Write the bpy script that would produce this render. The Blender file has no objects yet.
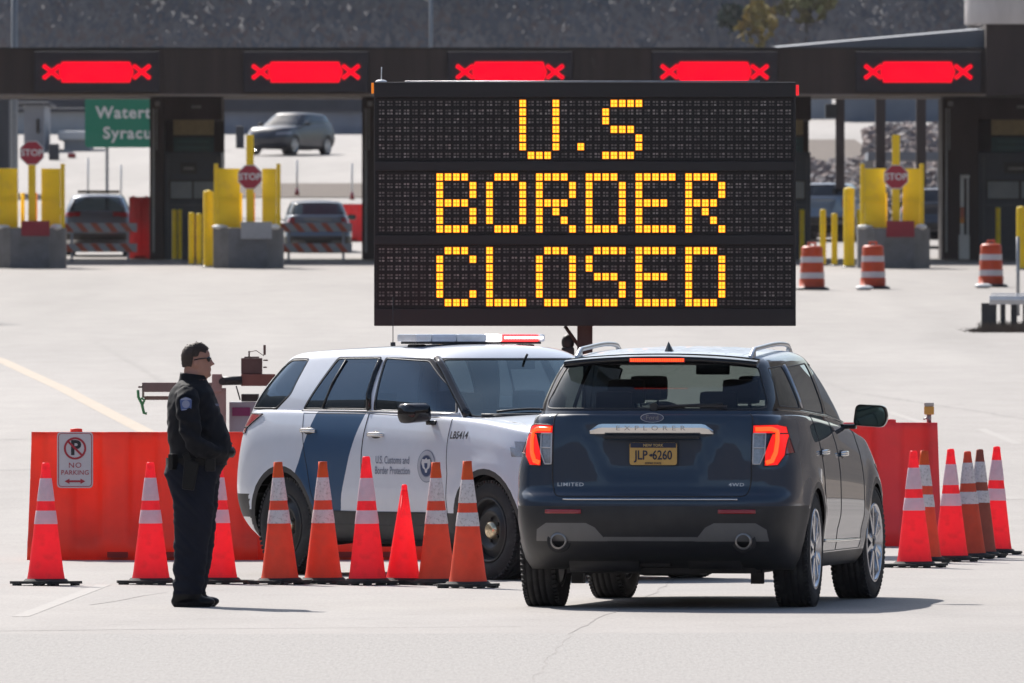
import bpy, bmesh, math, random
from mathutils import Vector, Matrix, noise
from mathutils.bvhtree import BVHTree
random.seed(7)
R = math.radians
PI = math.pi
scene = bpy.context.scene
COL = scene.collection

# ---------------------------------------------------------------- camera, light, exposure
F = 14000.0          # focal length in pixels (a 490 mm telephoto)
ZC = 1.93            # eye height
cam_d = bpy.data.cameras.new('camera')
cam = bpy.data.objects.new('camera', cam_d); COL.objects.link(cam)
cam_d.sensor_width = 36.0
cam_d.lens = F / 1024 * 36.0
cam_d.shift_y = -16.5 / 1024
cam_d.clip_start = 1.0; cam_d.clip_end = 9000.0
cam.location = (0, 0, ZC); cam.rotation_euler = (R(90), 0, 0)
cam_d.dof.use_dof = True
cam_d.dof.focus_distance = 101.0
cam_d.dof.aperture_fstop = 15.5
scene.camera = cam

SUN_EL = R(42); SUN_AZ = R(-25)
tosun = Vector((math.sin(SUN_AZ) * math.cos(SUN_EL), math.cos(SUN_AZ) * math.cos(SUN_EL), math.sin(SUN_EL)))
w = bpy.data.worlds.new('World'); scene.world = w; w.use_nodes = True
nt = w.node_tree; nt.nodes.clear()
sky = nt.nodes.new('ShaderNodeTexSky'); sky.sky_type = 'NISHITA'; sky.sun_disc = False
sky.sun_elevation = SUN_EL; sky.sun_rotation = SUN_AZ % (2 * PI); sky.air_density = 1.1; sky.dust_density = 1.6
bg = nt.nodes.new('ShaderNodeBackground'); bg.inputs[1].default_value = 0.09
wo = nt.nodes.new('ShaderNodeOutputWorld')
nt.links.new(sky.outputs[0], bg.inputs[0]); nt.links.new(bg.outputs[0], wo.inputs[0])
sd = bpy.data.lights.new('sun', 'SUN'); sd.energy = 4.2; sd.angle = R(0.53); sd.color = (1.0, 0.955, 0.90)
sun = bpy.data.objects.new('sun', sd); COL.objects.link(sun)
sun.rotation_euler = tosun.to_track_quat('Z', 'Y').to_euler(); sun.location = (-60, 150, 120)
scene.view_settings.view_transform = 'Standard'; scene.view_settings.look = 'None'
scene.view_settings.exposure = 0.74; scene.view_settings.gamma = 1.0
scene.view_settings.use_curve_mapping = False

scene.cycles.volume_bounces = 0; scene.cycles.max_bounces = 7; scene.cycles.diffuse_bounces = 3; scene.cycles.glossy_bounces = 3; scene.cycles.transmission_bounces = 3
# ---------------------------------------------------------------- materials
def new_mat(name):
    m = bpy.data.materials.new(name); m.use_nodes = True
    n = m.node_tree.nodes; n.clear()
    return m, n, m.node_tree.links
def MAT(name, col, rough=0.6, metal=0.0, var=0.12, scale=8.0, bump=0.0, bscale=60.0, coat=0.0, spec=0.5, emit=None, estr=0.0, trans=0.0, dirt=None, back=None, stretch=None, crough=.04, sheen=0.0):
    m, n, L = new_mat(name)
    out = n.new('ShaderNodeOutputMaterial'); p = n.new('ShaderNodeBsdfPrincipled')
    p.inputs['Roughness'].default_value = rough; p.inputs['Metallic'].default_value = metal
    p.inputs['Coat Weight'].default_value = coat; p.inputs['Coat Roughness'].default_value = crough; p.inputs['Sheen Weight'].default_value = sheen; p.inputs['Sheen Roughness'].default_value = .4
    p.inputs['Specular IOR Level'].default_value = spec
    c = (col[0], col[1], col[2], 1)
    tc = n.new('ShaderNodeTexCoord'); src = tc.outputs['Object']
    if stretch:
        mp = n.new('ShaderNodeMapping'); mp.inputs['Scale'].default_value = stretch
        L.new(src, mp.inputs[0]); src = mp.outputs[0]
    colout = None
    if var > 0:
        nz = n.new('ShaderNodeTexNoise'); nz.inputs['Scale'].default_value = scale; nz.inputs['Detail'].default_value = 5
        nz.inputs['Roughness'].default_value = 0.6
        L.new(src, nz.inputs['Vector'])
        mr = n.new('ShaderNodeMapRange'); mr.inputs[1].default_value = 0.25; mr.inputs[2].default_value = 0.75
        mr.inputs[3].default_value = 1 - var; mr.inputs[4].default_value = 1 + var
        L.new(nz.outputs[0], mr.inputs[0])
        vm = n.new('ShaderNodeVectorMath'); vm.operation = 'SCALE'; vm.inputs[0].default_value = col
        L.new(mr.outputs[0], vm.inputs['Scale']); colout = vm.outputs[0]
    if dirt:
        dc, amt, dscale = dirt
        nz2 = n.new('ShaderNodeTexNoise'); nz2.inputs['Scale'].default_value = dscale; nz2.inputs['Detail'].default_value = 8
        L.new(src, nz2.inputs['Vector'])
        mr2 = n.new('ShaderNodeMapRange'); mr2.inputs[1].default_value = 0.52; mr2.inputs[2].default_value = 0.72
        mr2.inputs[3].default_value = 0; mr2.inputs[4].default_value = amt
        L.new(nz2.outputs[0], mr2.inputs[0])
        mx = n.new('ShaderNodeMixRGB'); L.new(mr2.outputs[0], mx.inputs[0])
        if colout: L.new(colout, mx.inputs[1])
        else: mx.inputs[1].default_value = c
        mx.inputs[2].default_value = (*dc, 1); colout = mx.outputs[0]
    if colout: L.new(colout, p.inputs['Base Color'])
    else: p.inputs['Base Color'].default_value = c
    if bump > 0:
        nb = n.new('ShaderNodeTexNoise'); nb.inputs['Scale'].default_value = bscale; nb.inputs['Detail'].default_value = 4
        L.new(src, nb.inputs['Vector'])
        bp = n.new('ShaderNodeBump'); bp.inputs['Strength'].default_value = bump; bp.inputs['Distance'].default_value = 0.01
        L.new(nb.outputs[0], bp.inputs['Height']); L.new(bp.outputs[0], p.inputs['Normal'])
    if emit:
        p.inputs['Emission Color'].default_value = (*emit, 1); p.inputs['Emission Strength'].default_value = estr
    sh = p.outputs[0]
    if trans > 0:
        t = n.new('ShaderNodeBsdfTranslucent')
        if colout: L.new(colout, t.inputs[0])
        else: t.inputs[0].default_value = c
        mxs = n.new('ShaderNodeMixShader'); mxs.inputs[0].default_value = trans
        L.new(sh, mxs.inputs[1]); L.new(t.outputs[0], mxs.inputs[2]); sh = mxs.outputs[0]
    if back is not None:       # the unseen inner side of a body panel is dark trim
        g = n.new('ShaderNodeNewGeometry'); d = n.new('ShaderNodeBsdfDiffuse'); d.inputs[0].default_value = (*back, 1)
        mxb = n.new('ShaderNodeMixShader'); L.new(g.outputs['Backfacing'], mxb.inputs[0]); L.new(sh, mxb.inputs[1]); L.new(d.outputs[0], mxb.inputs[2])
        sh = mxb.outputs[0]
    L.new(sh, out.inputs[0])
    return m
def GLASS(name, tint, base=0.05, refl=0.96, rough=0.01, gcol=(.86, .93, 1.0)):
    m, n, L = new_mat(name)
    out = n.new('ShaderNodeOutputMaterial'); tr = n.new('ShaderNodeBsdfTransparent'); tr.inputs[0].default_value = (*tint, 1)
    gl = n.new('ShaderNodeBsdfGlossy'); gl.inputs['Roughness'].default_value = rough; gl.inputs[0].default_value = (*gcol, 1)
    lw = n.new('ShaderNodeLayerWeight'); lw.inputs[0].default_value = 0.5
    pw = n.new('ShaderNodeMath'); pw.operation = 'POWER'; pw.inputs[1].default_value = 4.0; L.new(lw.outputs['Facing'], pw.inputs[0])
    ml = n.new('ShaderNodeMath'); ml.operation = 'MULTIPLY_ADD'; ml.inputs[1].default_value = refl - base; ml.inputs[2].default_value = base
    L.new(pw.outputs[0], ml.inputs[0])
    mx = n.new('ShaderNodeMixShader'); L.new(ml.outputs[0], mx.inputs[0]); L.new(tr.outputs[0], mx.inputs[1]); L.new(gl.outputs[0], mx.inputs[2])
    L.new(mx.outputs[0], out.inputs[0])
    return m
M = {}
M['black'] = MAT('black_plastic', (0.018, 0.018, 0.020), 0.55, var=0.2, scale=20)
M['clad'] = MAT('dark_cladding', (0.019, 0.0195, 0.022), 0.5, var=0.2, scale=12, dirt=((0.08, 0.075, 0.07), 0.22, 5))
M['inner'] = MAT('cabin_trim', (0.02, 0.02, 0.022), 0.8, var=0.2)
M['seat'] = MAT('seat_fabric', (0.025, 0.025, 0.03), 0.75, var=0.2)
M['gloss'] = MAT('gloss_black', (0.008, 0.008, 0.01), 0.08, var=0)
M['chrome'] = MAT('chrome', (0.75, 0.74, 0.72), 0.12, 1.0, var=0.05)
M['silver'] = MAT('satin_silver', (0.55, 0.56, 0.58), 0.28, 0.9, var=0.05)
M['tyre'] = MAT('tyre_rubber', (0.017, 0.017, 0.018), 0.78, var=0.35, scale=14, bump=0.3, bscale=120, dirt=((0.10, 0.095, 0.09), 0.35, 9))
M['rotor'] = MAT('brake_steel', (0.12, 0.12, 0.12), 0.45, 0.8)
M['glass_dark'] = GLASS('privacy_glass', (0.06, 0.075, 0.095), 0.05)
M['glass_black'] = GLASS('deep_privacy_glass', (0.02, 0.024, 0.03), 0.045)
M['glass_patrol'] = GLASS('patrol_tinted_glass', (0.10, 0.13, 0.17), 0.075, gcol=(.62, .80, 1.0))
M['glass_side'] = GLASS('side_glass', (0.30, 0.36, 0.40), 0.06)
M['glass_rear'] = GLASS('rear_glass', (0.25, 0.27, 0.27), 0.04)
M['glass_front'] = GLASS('windscreen_glass', (0.62, 0.72, 0.68), 0.07)
M['glass_screen'] = GLASS('reflecting_windscreen', (0.40, 0.48, 0.48), 0.20, gcol=(.62, .78, .82))
M['mirror'] = MAT('mirror_glass', (0.10, 0.18, 0.20), 0.03, 1.0, var=0)
M['red_lit'] = MAT('lit_red_lens', (0.3, 0.004, 0.003), 0.3, var=0, spec=.3, emit=(1.0, 0.014, 0.008), estr=.55)
M['red_hot'] = MAT('lit_brake_leds', (0.5, 0.02, 0.01), 0.2, var=0, emit=(1.0, 0.06, 0.01), estr=1.5)
M['red_lens'] = MAT('red_lens', (0.35, 0.012, 0.02), 0.12, var=0, coat=1)
M['clear_lens'] = MAT('clear_lens', (0.30, 0.29, 0.30), 0.12, 0.3, var=0.3, scale=60, coat=1)
M['amber_lens'] = MAT('amber_lens', (0.75, 0.35, 0.03), 0.2, var=0.1, coat=1)
M['white_lit'] = MAT('lit_white_lens', (0.8, 0.8, 0.8), 0.2, var=0, emit=(1, 0.95, 0.92), estr=1.6)
M['yellow'] = MAT('yellow_paint', (1.0, 0.72, 0.008), 0.55, var=0.06, scale=2, dirt=((0.75, 0.50, 0.06), 0.5, 3), trans=.12)
M['steel'] = MAT('galvanised_steel', (0.34, 0.35, 0.37), 0.45, 0.5, var=0.15)
M['white'] = MAT('white_paint', (0.78, 0.78, 0.78), 0.5, var=0.05)
M['conc_base'] = MAT('grey_concrete', (0.19, 0.19, 0.20), 0.9, var=0.2, scale=2, bump=0.3, dirt=((0.10, 0.10, 0.10), 0.5, 3))

# ---------------------------------------------------------------- mesh helpers
class MB:
    def __init__(s): s.v = []; s.f = []; s.m = []; s.sm = []
    def add(s, vs, fs, mi=0, smooth=False):
        o = len(s.v); s.v += [tuple(v) for v in vs]
        for f in fs: s.f.append([i + o for i in f]); s.m.append(mi); s.sm.append(smooth)
    def box(s, c, d, mi=0, rot=None, bev=0.0, taper=1.0):
        if bev <= 0:
            hx, hy, hz = d[0] / 2, d[1] / 2, d[2] / 2; c = Vector(c)
            vs = [Vector((x, y, z)) for z in (-hz, hz) for x, y in ((-hx, -hy), (hx, -hy), (hx, hy), (-hx, hy))]
            if taper != 1.0: vs = [Vector((v.x * taper, v.y * taper, v.z)) if v.z > 0 else v for v in vs]
            if rot is not None: vs = [rot @ v for v in vs]
            s.add([c + v for v in vs], [[3, 2, 1, 0], [4, 5, 6, 7], [0, 1, 5, 4], [1, 2, 6, 5], [2, 3, 7, 6], [3, 0, 4, 7]], mi); return
        bm = bmesh.new(); bmesh.ops.create_cube(bm, size=1.0)
        for v in bm.verts:
            k = taper if v.co.z > 0 else 1.0
            v.co = Vector((v.co.x * d[0] * k, v.co.y * d[1] * k, v.co.z * d[2]))
        if bev > 0: bmesh.ops.bevel(bm, geom=bm.edges[:], offset=bev, segments=2, profile=0.7, affect='EDGES')
        M4 = Matrix.Translation(c) @ (rot.to_4x4() if rot is not None else Matrix.Identity(4))
        bm.verts.index_update()
        s.add([M4 @ v.co for v in bm.verts], [[v.index for v in f.verts] for f in bm.faces], mi); bm.free()
    def cyl(s, a, b, r, mi=0, n=16, r2=None, smooth=True, caps=True):
        a = Vector(a); b = Vector(b); r2 = r if r2 is None else r2
        d = (b - a).normalized(); u = d.orthogonal().normalized(); w_ = d.cross(u)
        vs = []
        for (p, q) in ((a, r), (b, r2)):
            for i in range(n):
                t = 2 * PI * i / n; vs.append(p + (u * math.cos(t) + w_ * math.sin(t)) * q)
        s.add(vs, [[i, (i + 1) % n, n + (i + 1) % n, n + i] for i in range(n)], mi, smooth)
        if caps:
            s.add(vs[:n], [list(range(n))[::-1]], mi); s.add(vs[n:], [list(range(n))], mi)
    def lathe(s, prof, M4=None, mi=0, n=48, smooth=True, a0=0.0, a1=2 * PI):   # prof of (radius, height) about z
        M4 = M4 or Matrix.Identity(4); full = abs(a1 - a0 - 2 * PI) < 1e-6; k = n if full else n + 1
        vs = []
        for i in range(k):
            t = a0 + (a1 - a0) * i / n
            for (r, z) in prof: vs.append(M4 @ Vector((r * math.cos(t), r * math.sin(t), z)))
        P = len(prof); fs = []
        for i in range(n):
            j = (i + 1) % k
            for q in range(P - 1): fs.append([i * P + q, j * P + q, j * P + q + 1, i * P + q + 1])
        s.add(vs, fs, mi, smooth)
    def prism(s, poly, t, M4=None, mi=0, side=None):     # poly in local xy, extruded t along z
        M4 = M4 or Matrix.Identity(4); n = len(poly)
        vs = [M4 @ Vector((p[0], p[1], 0)) for p in poly] + [M4 @ Vector((p[0], p[1], t)) for p in poly]
        s.add(vs, [list(range(n))[::-1], list(range(n, 2 * n))], mi)
        s.add(vs, [[i, (i + 1) % n, n + (i + 1) % n, n + i] for i in range(n)], mi if side is None else side)
    def tube(s, pts, r, mi=0, n=6, closed=False):
        pts = [Vector(p) for p in pts]; k = len(pts)
        if k < 2: return
        rs = r if isinstance(r, (list, tuple)) else [r] * k
        vs = []; u = None
        for i, p in enumerate(pts):
            a = pts[(i - 1) % k] if (closed or i > 0) else p
            b = pts[(i + 1) % k] if (closed or i < k - 1) else p
            d = (b - a)
            if d.length < 1e-9: d = Vector((1, 0, 0))
            d.normalize()
            if u is None: u = d.orthogonal().normalized()
            else:
                u = u - d * u.dot(d)
                u = u.normalized() if u.length > 1e-6 else d.orthogonal().normalized()
            w_ = d.cross(u)
            for j in range(n):
                t = 2 * PI * j / n; vs.append(p + (u * math.cos(t) + w_ * math.sin(t)) * rs[i])
        fs = []
        for i in range(k if closed else k - 1):
            i2 = (i + 1) % k
            for j in range(n): fs.append([i * n + j, i * n + (j + 1) % n, i2 * n + (j + 1) % n, i2 * n + j])
        if not closed: fs += [list(range(n))[::-1], [(k - 1) * n + j for j in range(n)]]
        s.add(vs, fs, mi, True)
    def ell(s, c, r, mi=0, rot=None, nu=16, nv=10):
        c = Vector(c); vs = []; fs = []
        for i in range(nv + 1):
            ph = PI * i / nv
            for j in range(nu):
                th = 2 * PI * j / nu
                v = Vector((r[0] * math.sin(ph) * math.cos(th), r[1] * math.sin(ph) * math.sin(th), r[2] * math.cos(ph)))
                if rot is not None: v = rot @ v
                vs.append(c + v)
        for i in range(nv):
            for j in range(nu): fs.append([i * nu + j, (i + 1) * nu + j, (i + 1) * nu + (j + 1) % nu, i * nu + (j + 1) % nu])
        s.add(vs, fs, mi, True)
    def build(s, name, mats, parent=None, weld=True):
        me = bpy.data.meshes.new(name); me.from_pydata(s.v, [], s.f)
        for m_ in (mats if isinstance(mats, (list, tuple)) else [mats]): me.materials.append(m_)
        for i, p in enumerate(me.polygons): p.material_index = s.m[i]; p.use_smooth = s.sm[i]
        if weld:
            bm = bmesh.new(); bm.from_mesh(me); bmesh.ops.remove_doubles(bm, verts=bm.verts[:], dist=1e-5)
            bmesh.ops.recalc_face_normals(bm, faces=bm.faces[:]); bm.to_mesh(me); bm.free()
        me.update()
        o = bpy.data.objects.new(name, me); COL.objects.link(o); o.parent = parent
        return o
def tag(o, label=None, cat=None, group=None, kind=None):
    if label: o['label'] = label
    if cat: o['category'] = cat
    if group: o['group'] = group
    if kind: o['kind'] = kind
    return o
def thing(name, loc, label, cat, group=None, rz=0.0):
    o = bpy.data.objects.new(name, None); COL.objects.link(o); o.empty_display_size = 0.2
    o.location = loc; o.rotation_euler = (0, 0, rz)
    return tag(o, label, cat, group)
def dup(root, loc, rz, label, group=None):
    r = root.copy(); COL.objects.link(r); r.location = loc; r.rotation_euler = (0, 0, rz); r['label'] = label
    if group: r['group'] = group
    for ch in list(root.children):
        c = ch.copy(); COL.objects.link(c); c.parent = r
        for g in list(ch.children):
            d = g.copy(); COL.objects.link(d); d.parent = c
    return r
def text_geo(body, size, extrude=0.0, bold=0.0, xs=1.0, align='CENTER', space=1.0):
    cu = bpy.data.curves.new('t', 'FONT'); cu.body = body; cu.size = size; cu.extrude = extrude; cu.offset = bold
    cu.align_x = align; cu.align_y = 'CENTER'; cu.space_character = space; cu.resolution_u = 3
    o = bpy.data.objects.new('t', cu); COL.objects.link(o)
    dg = bpy.context.evaluated_depsgraph_get(); me = bpy.data.meshes.new_from_object(o.evaluated_get(dg))
    vs = [Vector((v.co.x * xs, v.co.y, v.co.z)) for v in me.vertices]; fs = [list(p.vertices) for p in me.polygons]
    bpy.data.objects.remove(o); bpy.data.curves.remove(cu); bpy.data.meshes.remove(me)
    return vs, fs
FACE = Matrix(((1, 0, 0, 0), (0, 0, -1, 0), (0, 1, 0, 0), (0, 0, 0, 1)))     # xy plane -> xz plane, normal towards -y
def text_part(name, body, size, mat, parent, M4, extrude=0.002, **k):
    vs, fs = text_geo(body, size, extrude, **k); mb = MB(); mb.add([M4 @ v for v in vs], fs)
    return mb.build(name, mat, parent, weld=False)
def pchip(tbl):
    xs = [t[0] for t in tbl]; ys = [t[1] for t in tbl]; n = len(xs)
    d = [(ys[i + 1] - ys[i]) / (xs[i + 1] - xs[i]) for i in range(n - 1)]
    m = [d[0]] + [0 if d[i - 1] * d[i] <= 0 else 2 * d[i - 1] * d[i] / (d[i - 1] + d[i]) for i in range(1, n - 1)] + [d[-1]]
    def f(x):
        if x <= xs[0]: return ys[0]
        if x >= xs[-1]: return ys[-1]
        i = 0
        while x > xs[i + 1]: i += 1
        h = xs[i + 1] - xs[i]; t = (x - xs[i]) / h; t2 = t * t; t3 = t2 * t
        return (2*t3-3*t2+1)*ys[i] + (t3-2*t2+t)*h*m[i] + (-2*t3+3*t2)*ys[i+1] + (t3-t2)*h*m[i+1]
    return f
gz = pchip([(-400, 0), (118, 0), (139, 0.12), (165, 0.42), (325, 2.74), (389, 3.66), (430, 4.50), (560, 8.3), (700, 12.4), (860, 16.5), (1100, 20), (4000, 33)])
def ypix(Y): return 325 - (gz(Y) - ZC) * F / Y
def Yof(py):                       # distance of the ground seen at image row py
    a, b = 70.0, 860.0
    for _ in range(60):
        c = (a + b) / 2
        if ypix(c) > py: a = c
        else: b = c
    return (a + b) / 2
def X_(px, Y): return (px - 512) * Y / F
def Z_(py, Y): return ZC - (py - 325) * Y / F
def S_(Y): return F / Y
# ---------------------------------------------------------------- sport utility vehicles
def half_outline(xr, xf, W, ar, nr_, af, nf, taper, NR=22, NS=46, NF=22):
    def corner(a, n, sgn, x0):
        pts = []
        K = 160
        for i in range(K + 1):
            t = PI / 2 * i / K
            pts.append((x0 + sgn * a * (1 - max(0, math.cos(t)) ** (2 / n)), W * math.sin(t) ** (2 / n)))
        return pts
    def resample(pts, n):
        L = [0]
        for i in range(1, len(pts)): L.append(L[-1] + math.dist(pts[i], pts[i - 1]))
        out = []; j = 0
        for i in range(n + 1):
            t = L[-1] * i / n
            while j < len(L) - 2 and L[j + 1] < t: j += 1
            u = (t - L[j]) / max(1e-9, L[j + 1] - L[j]); out.append((pts[j][0] + (pts[j+1][0]-pts[j][0]) * u, pts[j][1] + (pts[j+1][1]-pts[j][1]) * u))
        return out
    rear = resample(corner(ar, nr_, 1, xr), NR)
    front = resample(corner(af, nf, -1, xf), NF)[::-1]
    sx0, sx1 = rear[-1][0], front[0][0]
    side = [(sx0 + (sx1 - sx0) * i / NS, W) for i in range(1, NS)]
    h = rear + side + front
    return [(x, y * taper(x)) for x, y in h]
def solid(levels, zfun, cap_top=True, cap_bot=True, capmat=0, botmat=0, K=7, bump=None, xbump=None):
    """levels: list of (h, half outline); zfun(x, y, h) -> z.  Returns a closed bmesh"""
    bm = bmesh.new(); rings = []
    def ring(half, h):
        pts = half + [(x, -y) for x, y in half[-2:0:-1]]
        vs = []
        for x, y in pts:
            z = zfun(x, y, h)
            if bump: y = bump(x, y, z)
            if xbump: x = xbump(x, y, z)
            vs.append(bm.verts.new((x, y, z)))
        return vs, pts
    prev = None; first = None
    for h, half in levels:
        vs, pts = ring(half, h); n = len(vs)
        if prev:
            for i in range(n):
                f = bm.faces.new((prev[i], vs[i], vs[(i + 1) % n], prev[(i + 1) % n])); f.smooth = True
        else: first = (vs, pts, h)
        prev = vs; last = (vs, pts, h)
    for (vs, pts, h), on, mi in ((last, cap_top, capmat), (first, cap_bot, botmat)):
        if not on: continue
        n = len(vs); pv = vs
        xr = min(p[0] for p in pts); xf = max(p[0] for p in pts)
        for k in range(1, K + 1):
            t = k / K; t = t ** 1.0; nv = []
            for x, y in pts:
                xs = min(max(x, xr + 0.55), xf - 0.55)
                X = x + (xs - x) * t; Y = y * (1 - t); nv.append(bm.verts.new((X, Y, zfun(X, Y, h))))
            for i in range(n):
                f = bm.faces.new((pv[i], nv[i], nv[(i + 1) % n], pv[(i + 1) % n])); f.smooth = True; f.material_index = mi
            pv = nv
    bmesh.ops.remove_doubles(bm, verts=bm.verts[:], dist=1e-4)
    bmesh.ops.dissolve_degenerate(bm, dist=1e-5, edges=bm.edges[:])
    bmesh.ops.recalc_face_normals(bm, faces=bm.faces[:])
    return bm
class Base:
    """remembers the uncut surface, for shading normals and for laying things on it"""
    def __init__(s, bm):
        b = bm.copy(); bmesh.ops.triangulate(b, faces=b.faces[:]); b.normal_update(); b.verts.index_update()
        s.v = [v.co.copy() for v in b.verts]; s.n = [v.normal.copy() for v in b.verts]
        s.t = [[v.index for v in f.verts] for f in b.faces]; s.bvh = BVHTree.FromPolygons(s.v, s.t); b.free()
    def normal(s, p):
        loc, nn, i, d = s.bvh.find_nearest(p)
        a, b, c = s.t[i]; A, B, C = s.v[a], s.v[b], s.v[c]
        v0, v1, v2 = B - A, C - A, loc - A
        d00, d01, d11, d20, d21 = v0.dot(v0), v0.dot(v1), v1.dot(v1), v2.dot(v0), v2.dot(v1)
        den = d00 * d11 - d01 * d01
        if abs(den) < 1e-14: return nn
        v = (d11 * d20 - d01 * d21) / den; w_ = (d00 * d21 - d01 * d20) / den
        r = s.n[a] * (1 - v - w_) + s.n[b] * v + s.n[c] * w_
        return r.normalized() if r.length > 1e-6 else nn
    def cast(s, o, d):
        loc, nn, i, dist = s.bvh.ray_cast(Vector(o), Vector(d))
        return loc
    def side(s, x, z, sg):
        p = s.cast((x, sg * 3, z), (0, -sg, 0)); return p
    def rear(s, y, z): return s.cast((-4, y, z), (1, 0, 0))
def area2(p): return sum(p[i][0] * p[(i+1) % len(p)][1] - p[(i+1) % len(p)][0] * p[i][1] for i in range(len(p)))
def rounded(poly, r, k=4):
    out = []; n = len(poly)
    for i in range(n):
        a, b, c = Vector(poly[i-1]), Vector(poly[i]), Vector(poly[(i+1) % n])
        u = (a - b); v = (c - b); rr = min(r, u.length * .45, v.length * .45); p = b + u.normalized() * rr; q = b + v.normalized() * rr
        for j in range(k + 1):
            t = j / k; out.append(tuple(p * (1-t)**2 + b * 2*t*(1-t) + q * t*t))
    return out
def carve(bm, poly, ax, cond):
    if area2(poly) < 0: poly = poly[::-1]
    lo = [min(p[k] for p in poly) for k in (0, 1)]; hi = [max(p[k] for p in poly) for k in (0, 1)]
    faces = []
    for f in bm.faces:
        if not cond(f.calc_center_median()): continue
        a = [v.co[ax[0]] for v in f.verts]; b = [v.co[ax[1]] for v in f.verts]
        if max(a) < lo[0] or min(a) > hi[0] or max(b) < lo[1] or min(b) > hi[1]: continue
        faces.append(f)
    n = len(poly)
    for i in range(n):
        a, b = poly[i], poly[(i + 1) % n]
        nx, ny = b[1] - a[1], -(b[0] - a[0]); L = math.hypot(nx, ny)
        if L < 1e-7 or not faces: continue
        co = Vector((0, 0, 0)); no = Vector((0, 0, 0)); co[ax[0]] = a[0]; co[ax[1]] = a[1]; no[ax[0]] = nx / L; no[ax[1]] = ny / L
        es = set(); vs = set()
        for f in faces: es.update(f.edges); vs.update(f.verts)
        r = bmesh.ops.bisect_plane(bm, geom=faces + list(es) + list(vs), dist=1e-5, plane_co=co, plane_no=no)
        faces = [g for g in r['geom'] if isinstance(g, bmesh.types.BMFace) and (g.calc_center_median() - co).dot(no) < 0]
    return faces
def take(bm, faces):
    nb = bmesh.new(); mp = {}
    for f in faces:
        vs = []
        for v in f.verts:
            if v.index not in mp or v.index == -1: pass
        for v in f.verts:
            if v not in mp: mp[v] = nb.verts.new(v.co)
            vs.append(mp[v])
        try:
            g = nb.faces.new(vs); g.smooth = True; g.material_index = f.material_index
        except ValueError: pass
    bmesh.ops.delete(bm, geom=faces, context='FACES')
    return nb
def finish(bm, name, mats, parent, base, off=0.0, mi=None):
    bm.normal_update()
    ns = [base.normal(v.co) for v in bm.verts]
    if off:
        for v, n_ in zip(bm.verts, ns): v.co = v.co + n_ * off
    if mi is not None:
        for f in bm.faces: f.material_index = mi
    me = bpy.data.meshes.new(name); bm.to_mesh(me)
    for m_ in (mats if isinstance(mats, (list, tuple)) else [mats]): me.materials.append(m_)
    if len(me.vertices) and len(me.polygons):
        me.normals_split_custom_set_from_vertices([tuple(x) for x in ns])
    o = bpy.data.objects.new(name, me); COL.objects.link(o); o.parent = parent
    return o
def loops_of(bm):
    nxt = {}
    for e in bm.edges:
        if len(e.link_faces) == 1:
            l = e.link_loops[0]; nxt[l.vert] = l.link_loop_next.vert
    out = []
    while nxt:
        s0 = next(iter(nxt)); lp = [s0.co.copy()]; cur = nxt.pop(s0)
        while cur is not s0 and cur in nxt: lp.append(cur.co.copy()); cur = nxt.pop(cur)
        out.append(lp)
    return out
def seal(bm, name, mat, parent, r=0.007, push=0.0, base=None):
    mb = MB()
    for lp in loops_of(bm):
        q = [lp[0]]
        for p in lp[1:]:
            if (p - q[-1]).length > 0.008: q.append(p)
        if len(q) > 5: mb.tube(q, r, closed=True, n=6)
    return mb.build(name, mat, parent, weld=False)
def on_side(base, pts, sg, off=0.0, step=0.04):
    out = []
    for i in range(len(pts) - 1):
        a, b = pts[i], pts[i + 1]; L = math.dist(a, b); k = max(1, int(L / step))
        for j in range(k + (1 if i == len(pts) - 2 else 0)):
            t = j / k; p = base.side(a[0] + (b[0]-a[0]) * t, a[1] + (b[1]-a[1]) * t, sg)
            if p: out.append(p + base.normal(p) * off)
    return out
def on_rear(base, pts, off=0.0, step=0.04):
    out = []
    for i in range(len(pts) - 1):
        a, b = pts[i], pts[i + 1]; L = math.dist(a, b); k = max(1, int(L / step))
        for j in range(k + (1 if i == len(pts) - 2 else 0)):
            t = j / k; p = base.rear(a[0] + (b[0]-a[0]) * t, a[1] + (b[1]-a[1]) * t)
            if p: out.append(p + base.normal(p) * off)
    return out
def smooth01(t): t = min(1, max(0, t)); return t * t * (3 - 2 * t)
WHEEL = {}
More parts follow.
